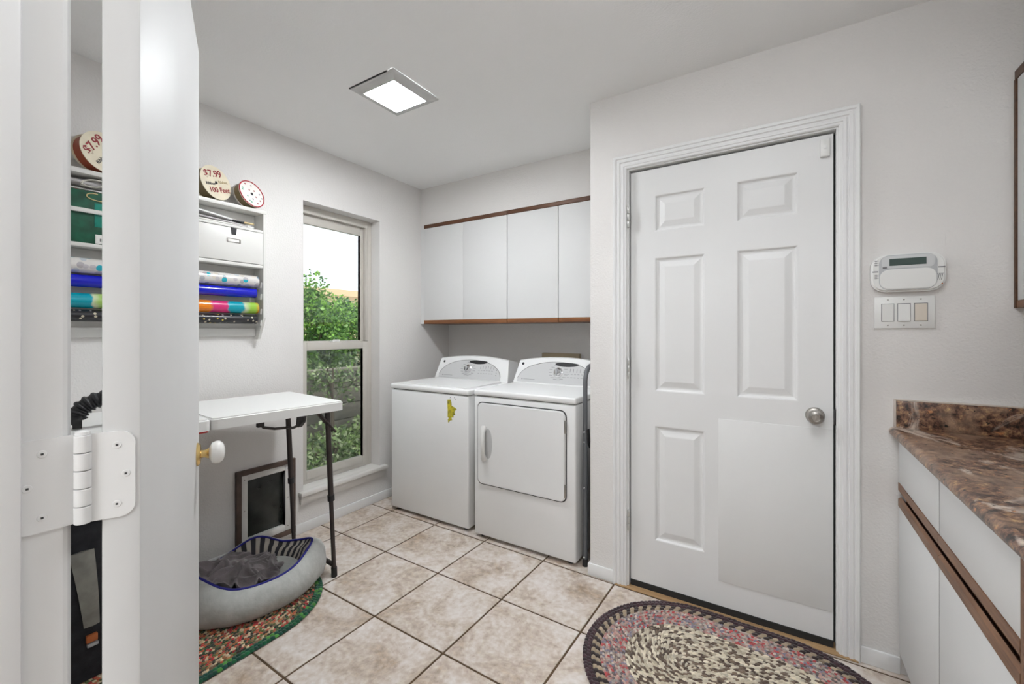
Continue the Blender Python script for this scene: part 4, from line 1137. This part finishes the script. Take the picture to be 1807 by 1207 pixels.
def roll(z, r, m, label, y0, y1, core):
    t = thing('wrapping_paper_roll', label, 'wrapping paper', (roll_x, (y0 + y1) / 2, z), group='gift wrap rolls on the wall shelf')
    b = newbm(); lathe(b, [(r * 0.62, y0), (r, y0), (r, y1), (r * 0.62, y1)], (roll_x, 0, z), (0, 1, 0), 26); part('paper', b, m, t, angle=40)
    b = newbm(); lathe(b, [(r * 0.60, y0 - 0.004), (r * 0.615, y0 - 0.004), (r * 0.615, y1 + 0.004), (r * 0.60, y1 + 0.004)], (roll_x, 0, z), (0, 1, 0), 20); part('core', b, core, t)
roll(rolls_z[0], 0.032, RM['print'], 'white patterned gift wrap roll, topmost on the wall shelf', SY0 + 0.03, SY1 - 0.030, M['paper'])
roll(rolls_z[1], 0.026, M['blueroll'], 'shiny royal blue gift wrap roll on the wall shelf', SY0 + 0.03, SY1 - 0.038, M['paper'])
roll(rolls_z[2], 0.031, RM['multi'], 'rainbow banded gift wrap roll on the wall shelf', SY0 + 0.03, SY1 - 0.030, M['paper'])
roll(rolls_z[3], 0.025, RM['black'], 'black speckled gift wrap roll, lowest on the wall shelf', SY0 + 0.03, SY1 - 0.034, M['paper'])

def spool(label, loc, rot, roll_, r, th, face, ribbon, texts, rimm=None, dots=None):
    """disc axis along local +x; local origin at the middle of the front face"""
    t = thing('ribbon_spool', label, 'ribbon spool', loc, rot, group='ribbon spools on the wall shelf')
    b = newbm(); lathe(b, [(0.008, 0), (r, 0), (r, -0.003), (0.008, -0.003)], (0, 0, 0), (1, 0, 0), 40); part('front_flange', b, face, t, world=False)
    b = newbm(); lathe(b, [(0.008, -th), (r, -th), (r, -th - 0.003), (0.008, -th - 0.003)], (0, 0, 0), (1, 0, 0), 40); part('back_flange', b, face, t, world=False)
    b = newbm(); lathe(b, [(0.0, -0.003), (r * 0.93, -0.003), (r * 0.93, -th), (0.0, -th)], (0, 0, 0), (1, 0, 0), 36); part('ribbon', b, ribbon, t, world=False)
    b = newbm(); lathe(b, [(0.0, -0.001), (0.0082, -0.001), (0.0082, 0.0006), (0, 0.0004)], (0, 0, 0), (1, 0, 0), 16); part('spindle_hole', b, M['black'], t, world=False)
    for body, size, u, v, a, m in texts:
        tbm = text_bm(body, size)
        mt = Matrix.Rotation(math.radians(roll_), 4, 'X') @ Matrix.Translation((0.0007, u, v)) @ Matrix.Rotation(math.radians(a), 4, 'X') @ Matrix(((0, 0, 1, 0), (1, 0, 0, 0), (0, 1, 0, 0), (0, 0, 0, 1)))
        bmesh.ops.transform(tbm, matrix=mt, verts=tbm.verts)
        part('lettering', tbm, m, t, world=False, smooth=False)
    if rimm:
        b = newbm(); tube(b, [(0.0006, (r - 0.003) * math.cos(2 * PI * k / 48), (r - 0.003) * math.sin(2 * PI * k / 48)) for k in range(48)], 0.0030, 6, closed=True); part('rim', b, rimm, t, world=False)
    for u, v, s, m in (dots or []):
        b = newbm(); pts = []
        for k in range(10):
            rr = s if k % 2 == 0 else s * 0.55
            pts.append((u + rr * math.cos(2 * PI * k / 10), v + rr * math.sin(2 * PI * k / 10)))
        prism(b, pts, 'x', 0.0001, 0.0008); part('printed_motif', b, m, t, world=False, smooth=False)
    return t
D = math.radians
R1 = 0.088
spool('tan ribbon spool reading $7.99 and 100 Feet, on top of the wall shelf', (SX - 0.022, 1.052, SZT + R1 + 0.004), (0, D(-10), D(20)), 14, R1, 0.055, M['card'], M['oliverib'],
      [('$7.99', 0.047, -0.004, 0.044, 0, M['redprint']), ('Ribbon', 0.020, -0.036, -0.006, 0, M['markd']), ('Ribbon', 0.020, 0.043, 0.004, 0, mat('gold_print', (0.45, 0.36, 0.2), 0.6)), ('100 Feet', 0.036, 0.006, -0.038, 0, M['redprint'])])
R2 = 0.076
mo = []
rr = random.Random(5)
for u, v, c in ((-0.03, 0.05, 'redprint'), (0.005, 0.05, 'mark'), (-0.012, 0.02, 'redprint'), (0.018, 0.022, 'redprint'), (0.05, 0.012, 'mark'), (0.022, -0.012, 'redprint'), (0.045, -0.028, 'redprint'), (0.025, -0.05, 'redprint'),
                (-0.052, 0.012, 'greenprint'), (-0.05, 0.022, 'greenprint'), (-0.030, -0.02, 'greenprint'), (-0.022, -0.045, 'greenprint'), (-0.012, -0.050, 'greenprint'), (0.06, -0.01, 'mark'), (0.0, -0.03, 'mark')):
    mo.append((u, v, 0.0055, M[c]))
spool('white ribbon spool with red rim, at the right end of the wall shelf top', (SX - 0.012, 1.222, SZT + R2 + 0.003), (0, D(-16), D(14)), 0, R2, 0.042, M['cardw'], M['oliverib'], [], rimm=M['redrib'], dots=mo)
spool('rust ribbon spool reading $7.99, seen through the gap beside the hinge', (SX - 0.012, 0.622, SZT + R1 + 0.003), (0, D(-8), D(18)), 55, R1, 0.050, M['card'], M['rustrib'],
      [('$7.99', 0.047, -0.004, 0.044, 0, M['redprint']), ('Ribbon', 0.020, -0.036, -0.006, 0, M['markd']), ('100 Feet', 0.036, 0.006, -0.038, 0, M['redprint'])])

# things in the shelf
b = newbm()
for i, (x, y0, y1, z, tlt) in enumerate(((SX - 0.050, 0.925, 1.235, 1.8265, 0.000), (SX - 0.045, 0.915, 1.205, 1.833, 0.02), (SX - 0.055, 0.935, 1.215, 1.851, 0.05))):
    t = bmesh.new(); bx(t, -0.032, 0.032, -(y1 - y0) / 2, (y1 - y0) / 2, -0.004, 0.004, 0.0015)
    o = obj('flat_envelope', t, (M['paper'], M['polybag'], M['plasticw'])[i]); o.location = (x, (y0 + y1) / 2, z + 0.001 + abs(tlt) * 0.15); o.rotation_euler = (-tlt * 2.0, 0, 0.03 * i)
    tag(o, ('flat white packet, lowest in the shelf slot above the drawer', 'grey film packet, middle one in the slot above the drawer', 'white packet leaning on top in the slot above the drawer')[i], 'packet', 'packets in the shelf slot')
t = bmesh.new(); tube(t, [(0, -0.055, 0), (0, 0.0, 0)], 0.0055, 10); pn = thing('marker_pen', 'black and tan pen lying on the packets above the drawer', 'pen', (SX - 0.020, 1.185, 1.8475))
part('barrel', t, M['black'], pn, world=False)
t = bmesh.new(); tube(t, [(0, 0.0, 0), (0, 0.050, 0)], 0.0052, 10); part('cap', t, M['gold'], pn, world=False)

# cubby on the left: white bag of string, green gift bags
pb = thing('plastic_bag', 'grey clear plastic bag with white string on the shelf under the rust spool', 'plastic bag', (SX - 0.05, 0.66, 1.86))
t = bmesh.new(); bmesh.ops.create_icosphere(t, subdivisions=3, radius=1.0)
for v in t.verts:
    n = v.co.copy(); k = 1 + 0.10 * math.sin(7 * n.y + 3 * n.z) + 0.06 * math.sin(13 * n.x + 9 * n.y)
    v.co = Vector((n.x * 0.026 * k, n.y * 0.19 * k, 0.024 + n.z * 0.0175))
part('film', t, M['polybag'], pb, world=False, angle=80)
t = bmesh.new(); pts = []
for k in range(70):
    a = k * 0.62; pts.append((0.026 + 0.010 * math.sin(a * 0.7), -0.072 + 0.042 * math.cos(a) * (1 - 0.003 * k), 0.022 + 0.017 * math.sin(a * 1.0 + 0.4)))
tube(t, pts, 0.0022, 6); part('string', t, M['string'], pb, world=False, label='loops of white string')
def giftbag(label, y0, y1, x1, z1, m, extra=None):
    g = thing('gift_bag', label, 'gift bag', ((SX - 0.05), (y0 + y1) / 2, 1.6265), group='gift bags in the shelf cubby')
    b = newbm(); bx(b, x1 - 0.018, x1, y0, y1, 1.6270, z1, 0.003); part('bag', b, m, g)
    return g
giftbag('red gift bag edge in the left cubby of the wall shelf', 0.470, 0.560, SX - 0.050, 1.838, M['redbag'])
g = giftbag('dark green gift bag with gold cord and teal patch in the shelf cubby', 0.500, 0.80, SX - 0.016, 1.846, M['greenbag'])
b = newbm(); bx(b, SX - 0.0165, SX - 0.0145, 0.590, 0.72, 1.700, 1.800, 0.0005); part('teal_patch', b, M['tealbag'], g, label='teal patch')
b = newbm(); tube(b, [(SX - 0.014, 0.585 + 0.03 * math.cos(a) + 0.02 * a / 6, 1.825 + 0.014 * math.sin(a)) for a in np.linspace(1.2, 7.4, 24)], 0.0022, 6)
tube(b, [(SX - 0.014, 0.62, 1.822), (SX - 0.014, 0.66, 1.835)], 0.0022, 6); part('cord', b, M['gold'], g, label='gold cord')
b = newbm(); bx(b, SX - 0.0145, SX - 0.0128, 0.592, 0.66, 1.630, 1.668, 0.0004); tg = part('price_tag', b, M['paper'], g, label='white price tag')
b = newbm()
for k in range(5):
    bx(b, SX - 0.0129, SX - 0.0122, 0.606 + 0.006 * k, 0.609 + 0.006 * k, 1.640, 1.652)
part('print', b, M['markd'], g, parent=tg, smooth=False)

# ------------------------------------------------------------------ hose on the table and bag below it (seen in the gap by the hinge)
hs = thing('ribbed_hose', 'thick black ribbed hose arching over the folding table', 'hose', (-2.10, 0.548, TZ))
cpts = []
for k in range(61):
    a = PI * (1.08 - 1.16 * k / 60)
    cpts.append(Vector((-2.10 + 0.02 * math.cos(a), 0.548 + 0.088 * math.cos(a), TZ + 0.033 + 0.072 * max(0, math.sin(a)))))
b = newbm(); tube(b, cpts, [0.0245 if k % 4 < 2 else 0.0305 for k in range(61)], 14); part('ribbed_tube', b, M['black'], hs)
for e in (0, -1):
    b = newbm(); p0 = cpts[e]; dv = (cpts[1] - cpts[0]).normalized() if e == 0 else (cpts[-1] - cpts[-2]).normalized()
    tube(b, [p0 - dv * 0.012, p0 + dv * 0.012], 0.0305, 14); part('cuff', b, M['rubber'], hs)

bgx, bgy = -2.24, 0.50
bg_ = thing('tote_bag', 'black bag with grey panel and orange tag under the folding table', 'bag', (bgx, bgy, 0.0120))
b = newbm(); bmesh.ops.create_cube(b, size=1.0)
bmesh.ops.subdivide_edges(b, edges=b.edges[:], cuts=5, use_grid_fill=True)
for v in b.verts:
    x, y, z = v.co
    k = 1.0 - 0.32 * (z + 0.5) ** 2
    bul = 1 + 0.18 * math.cos(PI * y) * math.cos(PI * z)
    v.co = Vector((x * 0.26 * k * bul + 0.01 * math.sin(9 * z), y * 0.42 * (1 - 0.15 * (z + 0.5) ** 3), 0.002 + (z + 0.5) * 0.56 + 0.02 * math.cos(PI * y) * (z + 0.5)))
part('body', b, M['blackm'], bg_, world=False, angle=60)
b = newbm(); n = 10
ra = [];
for i in range(n + 1):
    s = i / n; z = 0.46 - 0.27 * s; xx = 0.128 + 0.012 * math.sin(PI * s) + 0.012 * s
    yy0 = -0.060 + 0.035 * s; yy1 = 0.005 + 0.012 * s
    ra.append([b.verts.new((xx, yy0, z)), b.verts.new((xx + 0.006, (yy0 + yy1) / 2, z)), b.verts.new((xx, yy1, z)), b.verts.new((xx - 0.01, (yy0 + yy1) / 2, z))])
for A, B in zip(ra, ra[1:]):
    for k in range(4):
        b.faces.new((A[k], A[(k + 1) % 4], B[(k + 1) % 4], B[k]))
b.faces.new(ra[0]); b.faces.new(ra[-1]); bmesh.ops.recalc_face_normals(b, faces=b.faces[:])
part('grey_panel', b, M['greypanel'], bg_, world=False, label='grey nylon panel')
b = newbm(); bx(b, 0.135, 0.150, -0.02, 0.010, 0.135, 0.160, 0.002); part('orange_tag', b, M['orange'], bg_, world=False)
b = newbm(); bx(b, 0.136, 0.150, -0.018, 0.012, 0.118, 0.130, 0.002); part('buckle', b, M['plasticg'], bg_, world=False)
b = newbm(); tube(b, [(0.06, -0.12, 0.50), (0.08, -0.09, 0.575), (0.085, 0.0, 0.600), (0.08, 0.09, 0.575), (0.06, 0.12, 0.50)], 0.009, 8); part('strap', b, M['black'], bg_, world=False)

# ------------------------------------------------------------------ braided rugs
def lump_template():
    """half ellipsoid, unit half length along x"""
    vs, fs = [], []
    rings_ = ((0.0, 1.0), (0.75, 0.75))
    n = 8
    for h, r in rings_:
        for k in range(n):
            a = 2 * PI * k / n; vs.append((r * math.cos(a), r * math.sin(a), h))
    vs.append((0, 0, 1.0))
    for k in range(n):
        fs.append((k, (k + 1) % n, n + (k + 1) % n, n + k))
    for k in range(n):
        fs.append((n + k, n + (k + 1) % n, 2 * n))
    return np.array(vs), fs
LV, LF = lump_template()

def stadium(r, half, n):
    """n points evenly spaced round a stadium of radius r about a segment of half length; returns pts, tangents"""
    P = 4 * half + 2 * PI * r; out = []
    for k in range(n):
        s = P * k / n
        if s < 2 * half: out.append((half - s, r, -1, 0)); continue
        s -= 2 * half
        if s < PI * r:
            a = PI / 2 + s / r; out.append((-half + r * math.cos(a), r * math.sin(a), -math.sin(a), math.cos(a))); continue
        s -= PI * r
        if s < 2 * half: out.append((-half + s, -r, 1, 0)); continue
        s -= 2 * half
        a = -PI / 2 + s / r; out.append((half + r * math.cos(a), r * math.sin(a), -math.sin(a), math.cos(a)))
    return out

def rug(label, loc, rz, R, half, rings, group):
    """rings: list from the outside inwards of (width, palette(list of colours), lump length, alternating)"""
    t = thing('braided_rug', label, 'rug', loc, (0, 0, rz), group=group)
    b = newbm()
    o = [(x, y) for x, y, _, _ in stadium(R - 0.006, half, 72)]
    prism(b, o, 'z', 0.001, 0.006); part('backing', b, mat('rug_backing', (0.05, 0.035, 0.03), 0.95), t, world=False, smooth=False)
    r = R; idx = 0
    for name, w_, pal, ll, alt, count in rings:
        V, Fc, Cc = [], [], []
        base = 0
        for c in range(count):
            rc = r - w_ / 2
            if rc < w_ * 0.2:
                rc = 0.004
            P = 4 * half + 2 * PI * rc
            n = max(6, int(P / (ll * 0.80)))
            for side in (1, -1):
                for k, (x, y, tx, ty) in enumerate(stadium(rc, half, n)):
                    off = 0.5 if side < 0 else 0
                    # herringbone lumps: inner and outer strand, slanted against each other
                    nx, ny = -ty, tx
                    if rc <= 0.004 and side < 0: continue
                    x2 = x + nx * side * w_ * 0.22 + tx * off * ll * 0.8; y2 = y + ny * side * w_ * 0.22 + ty * off * ll * 0.8
                    an = math.atan2(ty, tx) + (0.62 if side > 0 else 0.25) + rng.normal(0, 0.12)
                    ca, sa = math.cos(an), math.sin(an)
                    L_ = ll * 0.62 * (1 + rng.normal(0, 0.07)); Wd = w_ * 0.30; Hh = 0.0075 * (1 + rng.normal(0, 0.12))
                    v = LV * np.array((L_, Wd, Hh))
                    vv = np.stack((x2 + v[:, 0] * ca - v[:, 1] * sa, y2 + v[:, 0] * sa + v[:, 1] * ca, 0.0055 + v[:, 2]), 1)
                    V.append(vv); Fc += [tuple(i + base for i in f) for f in LF]; base += len(LV)
                    if alt: col = pal[(k + (0 if side > 0 else 0)) % len(pal)] if side > 0 else pal[(k + 1) % len(pal)]
                    else: col = pal[rng.integers(len(pal))]
                    col = np.clip(np.array(col) * (1 + rng.normal(0, 0.14)), 0, 1)
                    Cc.append(np.repeat([[*col, 1.0]], len(LV), 0))
            r -= w_
        if not V: continue
        V = np.concatenate(V); Cc = np.concatenate(Cc)
        me = bpy.data.meshes.new(name); me.from_pydata(V.tolist(), [], Fc)
        at = me.color_attributes.new('Col', 'FLOAT_COLOR', 'POINT'); at.data.foreach_set('color', Cc.astype(np.float32).ravel())
        me.materials.append(M['braid']); me.polygons.foreach_set('use_smooth', [True] * len(me.polygons))
        o = bpy.data.objects.new(name, me); C.objects.link(o); o.parent = t; o['kind'] = 'stuff'
    return t
plum = [(0.045, 0.020, 0.026), (0.035, 0.018, 0.022), (0.055, 0.026, 0.032)]
tanb = [(0.36, 0.28, 0.19), (0.035, 0.022, 0.020)]
mixr = [(0.38, 0.33, 0.30), (0.48, 0.08, 0.08), (0.42, 0.22, 0.20), (0.15, 0.12, 0.12), (0.55, 0.48, 0.42), (0.24, 0.22, 0.28), (0.33, 0.26, 0.22), (0.50, 0.33, 0.28)]
crm = [(0.68, 0.61, 0.48), (0.72, 0.65, 0.52), (0.11, 0.075, 0.055), (0.56, 0.49, 0.37), (0.20, 0.145, 0.105)]
rug('oval braided rug with plum border and cream centre in front of the door', (-0.155, 1.695, 0), math.radians(-2), 0.384, 0.150,
    [('border_braid', 0.032, plum, 0.022, False, 1), ('tan_braid', 0.034, tanb, 0.026, True, 1), ('red_speckled_braids', 0.019, mixr, 0.0125, False, 5), ('cream_braids', 0.019, crm, 0.020, False, 13), ('core_braid', 0.019, crm, 0.020, False, 1)], 'braided rugs')
grn = [(0.006, 0.085, 0.035), (0.004, 0.055, 0.03), (0.01, 0.11, 0.04), (0.08, 0.28, 0.05), (0.006, 0.06, 0.04)]
mixo = [(0.50, 0.11, 0.05), (0.62, 0.50, 0.30), (0.12, 0.15, 0.05), (0.05, 0.035, 0.025), (0.60, 0.48, 0.32), (0.42, 0.18, 0.07), (0.03, 0.07, 0.03), (0.45, 0.04, 0.04), (0.22, 0.14, 0.08), (0.04, 0.05, 0.03)]
rug('oval braided rug with green border and orange mix under the dog bed', (-2.124, 0.820, 0), math.radians(90), 0.372, 0.155,
    [('border_braid', 0.036, grn, 0.020, False, 1), ('mixed_braids', 0.021, mixo, 0.0145, False, 16)], 'braided rugs')

# ------------------------------------------------------------------ dog bed and blanket
BC = (-2.165, 1.085); BZ = 0.0135
bed = thing('dog_bed', 'grey bolster dog bed with blue piping on the green braided rug', 'dog bed', (BC[0], BC[1], BZ), (0, 0, D(0)))
BA, BB = 0.262, 0.305          # half sizes in x and y
NT = 240
RIM = sorted([(-74, .200), (-59, .168), (-43, .136), (-27, .130), (-13, .130), (3, .131), (20, .143), (36, .172), (55, .178), (80, .150), (101, .118), (127, .102), (141, .134),
              (151, .156), (161, .150), (170, .133), (181, .110), (193, .097), (204, .105), (225, .150), (255, .190)])
RIM_A = np.array([a % 360 for a, _ in RIM]); RIM_Z = np.array([z for _, z in RIM]); _o = np.argsort(RIM_A); RIM_A, RIM_Z = RIM_A[_o], RIM_Z[_o]
def rimz(th):
    d = math.degrees(th) % 360
    return float(sum(np.interp((d + o) % 360, RIM_A, RIM_Z, period=360) * w_ for o, w_ in ((-8, .25), (0, .5), (8, .25))))
def ringpt(th, f, z):
    return Vector((BA * f * math.cos(th), BB * f * math.sin(th), z))
def skin(profile, m, name, u=False, closed_bottom=False):
    """profile(th) -> list of (f, z)"""
    b = newbm(); rings_ = []; us = []
    for k in range(NT + 1):
        th = 2 * PI * k / NT
        rings_.append([b.verts.new(ringpt(th, f, z)) for f, z in profile(th)])
    for A, B in zip(rings_, rings_[1:]):
        for k in range(len(A) - 1):
            b.faces.new((A[k], B[k], B[k + 1], A[k + 1]))
    me = bpy.data.meshes.new(name); b.to_mesh(me); b.free()
    if u:
        at = me.attributes.new('u', 'FLOAT', 'POINT'); L_ = len(profile(0)); vals = []
        for k in range(NT + 1): vals += [2 * PI * k / NT * 36 / 1.0] * L_
        at.data.foreach_set('value', vals)
    me.materials.append(m); me.polygons.foreach_set('use_smooth', [True] * len(me.polygons))
    o = bpy.data.objects.new(name, me); C.objects.link(o); o.parent = bed
    return o
def outer(th):
    h = rimz(th); wob = 0.010 * math.sin(9 * th) + 0.006 * math.sin(17 * th + 1)
    return [(0.93, 0.0), (1.00 + wob * 0.4, 0.006), (1.07 + wob, 0.030), (1.095 + wob, 0.060), (1.08 + wob, h * 0.66), (1.02, h * 0.88), (0.94, h * 0.99), (0.885, h), (0.86, h - 0.003)]
def inner(th):
    h = rimz(th); wob = 0.012 * math.sin(21 * th)
    return [(0.862, h - 0.002), (0.82 + wob, h - 0.020), (0.75 + wob, h * 0.62 + 0.02), (0.70, 0.075), (0.66, 0.055)]
skin(outer, M['bedgrey'], 'bolster')
skin(inner, M['stripes'], 'striped_lining', u=True)['label'] = 'dark lining with pale stripes'
b = newbm(); tube(b, [ringpt(2 * PI * k / 80, 0.868, rimz(2 * PI * k / 80) + 0.001) for k in range(80)], 0.0052, 8, closed=True); part('piping', b, M['piping'], bed, world=False, label='dark blue piping')
b = newbm(); cv = b.verts.new((0, 0, 0.075)); prev = None; first = None; rr2 = []
for f, z in ((0.35, 0.074), (0.60, 0.066), (0.68, 0.056), (0.70, 0.02)):
    rr2.append([b.verts.new(ringpt(2 * PI * k / 48, f, z)) for k in range(48)])
for k in range(48): b.faces.new((cv, rr2[0][k], rr2[0][(k + 1) % 48]))
for A, B in zip(rr2, rr2[1:]):
    for k in range(48): b.faces.new((A[k], B[k], B[(k + 1) % 48], A[(k + 1) % 48]))
part('cushion', b, M['bedfloor'], bed, world=False)

# blanket: crumpled sheet heaped in the bed
def blanket():
    n = 130
    t = thing('blanket', 'crumpled charcoal grey fleece blanket lying in the dog bed', 'blanket', (BC[0], BC[1], BZ))
    V = []; keep = {}; idx = 0; Fc = []
    rb = random.Random(4)
    ridges = []
    for k in range(30):
        ridges.append((rb.uniform(-0.20, 0.18), rb.uniform(-0.24, 0.17), rb.uniform(0, PI), rb.uniform(0.06, 0.17), rb.uniform(0.012, 0.020), rb.uniform(0.012, 0.032), rb.uniform(-9, 9)))
    def hgt(x, y):
        h = 0.0
        for rx, ry, a, ln, wd, am, cu in ridges:
            dx, dy = x - rx, y - ry
            u = dx * math.cos(a) + dy * math.sin(a); v = -dx * math.sin(a) + dy * math.cos(a) + cu * u * u
            h = max(h, am * math.exp(-(u / ln) ** 4) * math.exp(-(v / wd) ** 2)) + 0.10 * am * math.exp(-(u / ln) ** 2) * math.exp(-(v / (2 * wd)) ** 2)
        return h + 0.004 * math.sin(38 * x + 3 * math.sin(23 * y)) * math.sin(31 * y + 2 * math.sin(17 * x))
    for i in range(n + 1):
        for j in range(n + 1):
            p, q = -1 + 2 * i / n, -1 + 2 * j / n
            rr_ = math.hypot(p, q); th = math.atan2(q, p)
            lim = 0.94 + 0.05 * math.sin(3 * th + 1) + 0.04 * math.sin(7 * th) + 0.02 * math.sin(13 * th)
            x, y = -0.015 + 0.205 * p, -0.055 + 0.190 * q
            f = math.hypot(x / BA, y / BB)
            th2 = math.atan2(y / BB, x / BA)
            wallz = max(0.0, f - 0.62) * 0.30
            heap = 0.055 * math.exp(-((x + 0.03) / 0.12) ** 2 - ((y + 0.08) / 0.11) ** 2)
            z = 0.088 + hgt(x, y) + wallz + heap - 0.05 * max(0, rr_ - 0.80)
            z = min(z, rimz(th2) + 0.05 * (1.15 - f)) if f > 0.7 else z
            if rr_ <= lim and f < 0.84:
                keep[(i, j)] = idx; V.append((x, y, max(0.079, z))); idx += 1
    for i in range(n):
        for j in range(n):
            q = [(i, j), (i + 1, j), (i + 1, j + 1), (i, j + 1)]
            if all(k in keep for k in q): Fc.append([keep[k] for k in q])
    me = bpy.data.meshes.new('fleece'); me.from_pydata(V, [], Fc); me.materials.append(M['blanket'])
    me.polygons.foreach_set('use_smooth', [True] * len(me.polygons))
    o = bpy.data.objects.new('fleece', me); C.objects.link(o); o.parent = t
    md = o.modifiers.new('thick', 'SOLIDIFY'); md.thickness = 0.004; md.offset = -1
blanket()

# ------------------------------------------------------------------ garden outside the window
b = newbm(); bx(b, -16, XL - T - 0.03, -6, 14, -0.30, -0.12)
tag(obj('ground', b, M['soil'], smooth=False), 'pale ground outside the window', 'ground', kind='structure')
wl = thing('garden_fence', 'low dark weathered board fence behind the garden plants', 'fence', (-4.3, 3.0, -0.12))
for k in range(5):
    b = newbm(); z0 = -0.10 + 0.18 * k; bx(b, -4.32, -4.28, 0.5, 6.0, z0, z0 + 0.172, 0.004); part('board', b, M['fence'], wl)
for y in (1.2, 2.4, 3.6, 4.8):
    b = newbm(); bx(b, -4.40, -4.325, y, y + 0.09, -0.12, 0.82, 0.004); part('post', b, M['fence'], wl)
b = newbm(); bx(b, -4.42, -4.24, 0.5, 6.0, 0.80, 0.84, 0.004); part('cap_board', b, M['fence'], wl)
nb = thing('neighbour_wall', 'tan wall with eave beyond the hedge', 'building', (-9.5, 9.0, -0.12))
b = newbm(); bx(b, -9.7, -9.5, 5.0, 13.0, -0.12, 2.15); part('wall', b, M['stucco'], nb, smooth=False)
b = newbm(); bx(b, -9.9, -9.2, 4.8, 13.2, 2.15, 2.30); part('eave', b, mat('eave_tan', (0.50, 0.36, 0.22), 0.8), nb, smooth=False)

def foliage(name, n, centre, size, leaf, pal, surf=0.75, seedz=None):
    """leaf quads spread over an ellipsoidal volume, dense towards its surface"""
    u = rng.normal(size=(n, 3)); u /= np.linalg.norm(u, axis=1)[:, None]
    lump = 1 + 0.16 * np.sin(u[:, 1] * 9 + u[:, 2] * 5) * np.cos(u[:, 0] * 7) + 0.10 * np.sin(u[:, 2] * 15 + u[:, 1] * 11)
    rad = surf + (1 - surf) * rng.random(n) ** 0.7
    c = u * (rad * lump)[:, None] * np.array(size) + np.array(centre)
    d = rng.normal(size=(n, 3)); d[:, 2] -= 0.3; d /= np.linalg.norm(d, axis=1)[:, None]
    e = np.cross(d, rng.normal(size=(n, 3))); e /= np.linalg.norm(e, axis=1)[:, None]
    L_ = leaf * (0.7 + 0.6 * rng.random(n))[:, None]
    V = np.stack((c, c + d * L_ * 0.5 + e * L_ * 0.26, c + d * L_, c + d * L_ * 0.5 - e * L_ * 0.26), 1).reshape(-1, 3)
    pal = np.array(pal); col = pal[rng.integers(len(pal), size=n)] * (0.75 + 0.5 * rng.random(n))[:, None]
    col = np.repeat(np.concatenate((col, np.ones((n, 1))), 1), 4, 0).astype(np.float32)
    me = bpy.data.meshes.new(name); me.from_pydata(V.tolist(), [], np.arange(4 * n).reshape(-1, 4).tolist())
    at = me.color_attributes.new('Col', 'FLOAT_COLOR', 'POINT'); at.data.foreach_set('color', col.ravel())
    me.materials.append(M['leaf'])
    return me
def shrub(name, label, cat, centre, size, n, leaf, pal, group, surf=0.7, stems=5):
    t = thing(name, label, cat, (centre[0], centre[1], -0.12), group=group)
    me = foliage('foliage', n, (0, 0, centre[2] + 0.12), size, leaf, pal, surf)
    o = bpy.data.objects.new('foliage', me); C.objects.link(o); o.parent = t; o['kind'] = 'stuff'
    for k in range(stems):
        a = 2 * PI * k / stems; b = newbm()
        tube(b, [(0.05 * math.cos(a), 0.05 * math.sin(a), 0.0), (size[0] * 0.3 * math.cos(a), size[1] * 0.3 * math.sin(a), (centre[2] + 0.12) * 0.9), (size[0] * 0.6 * math.cos(a), size[1] * 0.6 * math.sin(a), centre[2] + 0.12 + size[2] * 0.5)], [0.03, 0.02, 0.008], 8)
        part('stem', b, mat('bark', (0.10, 0.07, 0.05), 0.9), t, world=False)
G1 = [(0.10, 0.22, 0.035), (0.16, 0.32, 0.05), (0.06, 0.15, 0.03), (0.22, 0.40, 0.07), (0.04, 0.10, 0.03)]
G2 = [(0.05, 0.10, 0.035), (0.08, 0.16, 0.05), (0.04, 0.08, 0.03), (0.14, 0.20, 0.08)]
G3 = [(0.14, 0.24, 0.06), (0.30, 0.40, 0.16), (0.06, 0.12, 0.04), (0.48, 0.55, 0.34), (0.20, 0.30, 0.10)]
shrub('hedge_shrub', 'tall green shrub filling the left of the upper window pane', 'shrub', (-5.5, 3.30, 0.98), (0.8, 0.62, 0.95), 22000, 0.058, G1, 'shrubs beyond the fence')
shrub('hedge_shrub', 'lower green shrub sloping away at the right of the upper pane', 'shrub', (-5.8, 4.45, 0.84), (0.9, 0.72, 0.92), 22000, 0.058, G1, 'shrubs beyond the fence')
shrub('hedge_shrub', 'dark shrub behind the fence at the left', 'shrub', (-5.4, 2.3, 0.75), (0.8, 0.6, 0.9), 9000, 0.058, G2, 'shrubs beyond the fence')
for k, (y, lb) in enumerate(((2.05, 'leafy ground cover plant at the left below the window'), (2.50, 'leafy ground cover plant in the middle below the window'), (2.95, 'leafy ground cover plant at the right below the window'), (3.4, 'leafy ground cover plant nearest the fence corner'))):
    shrub('ground_cover', lb, 'plant', (-3.85 - 0.02 * k, y + 0.15, 0.02), (0.30, 0.30, 0.30), 1500, 0.058, G3, 'ground cover under the window', surf=0.4, stems=3)
shrub('climbing_vine', 'sparse vine hanging in front of the board fence', 'plant', (-4.12, 2.85, 0.72), (0.08, 0.75, 0.30), 700, 0.05, G3, None, surf=0.2, stems=2)
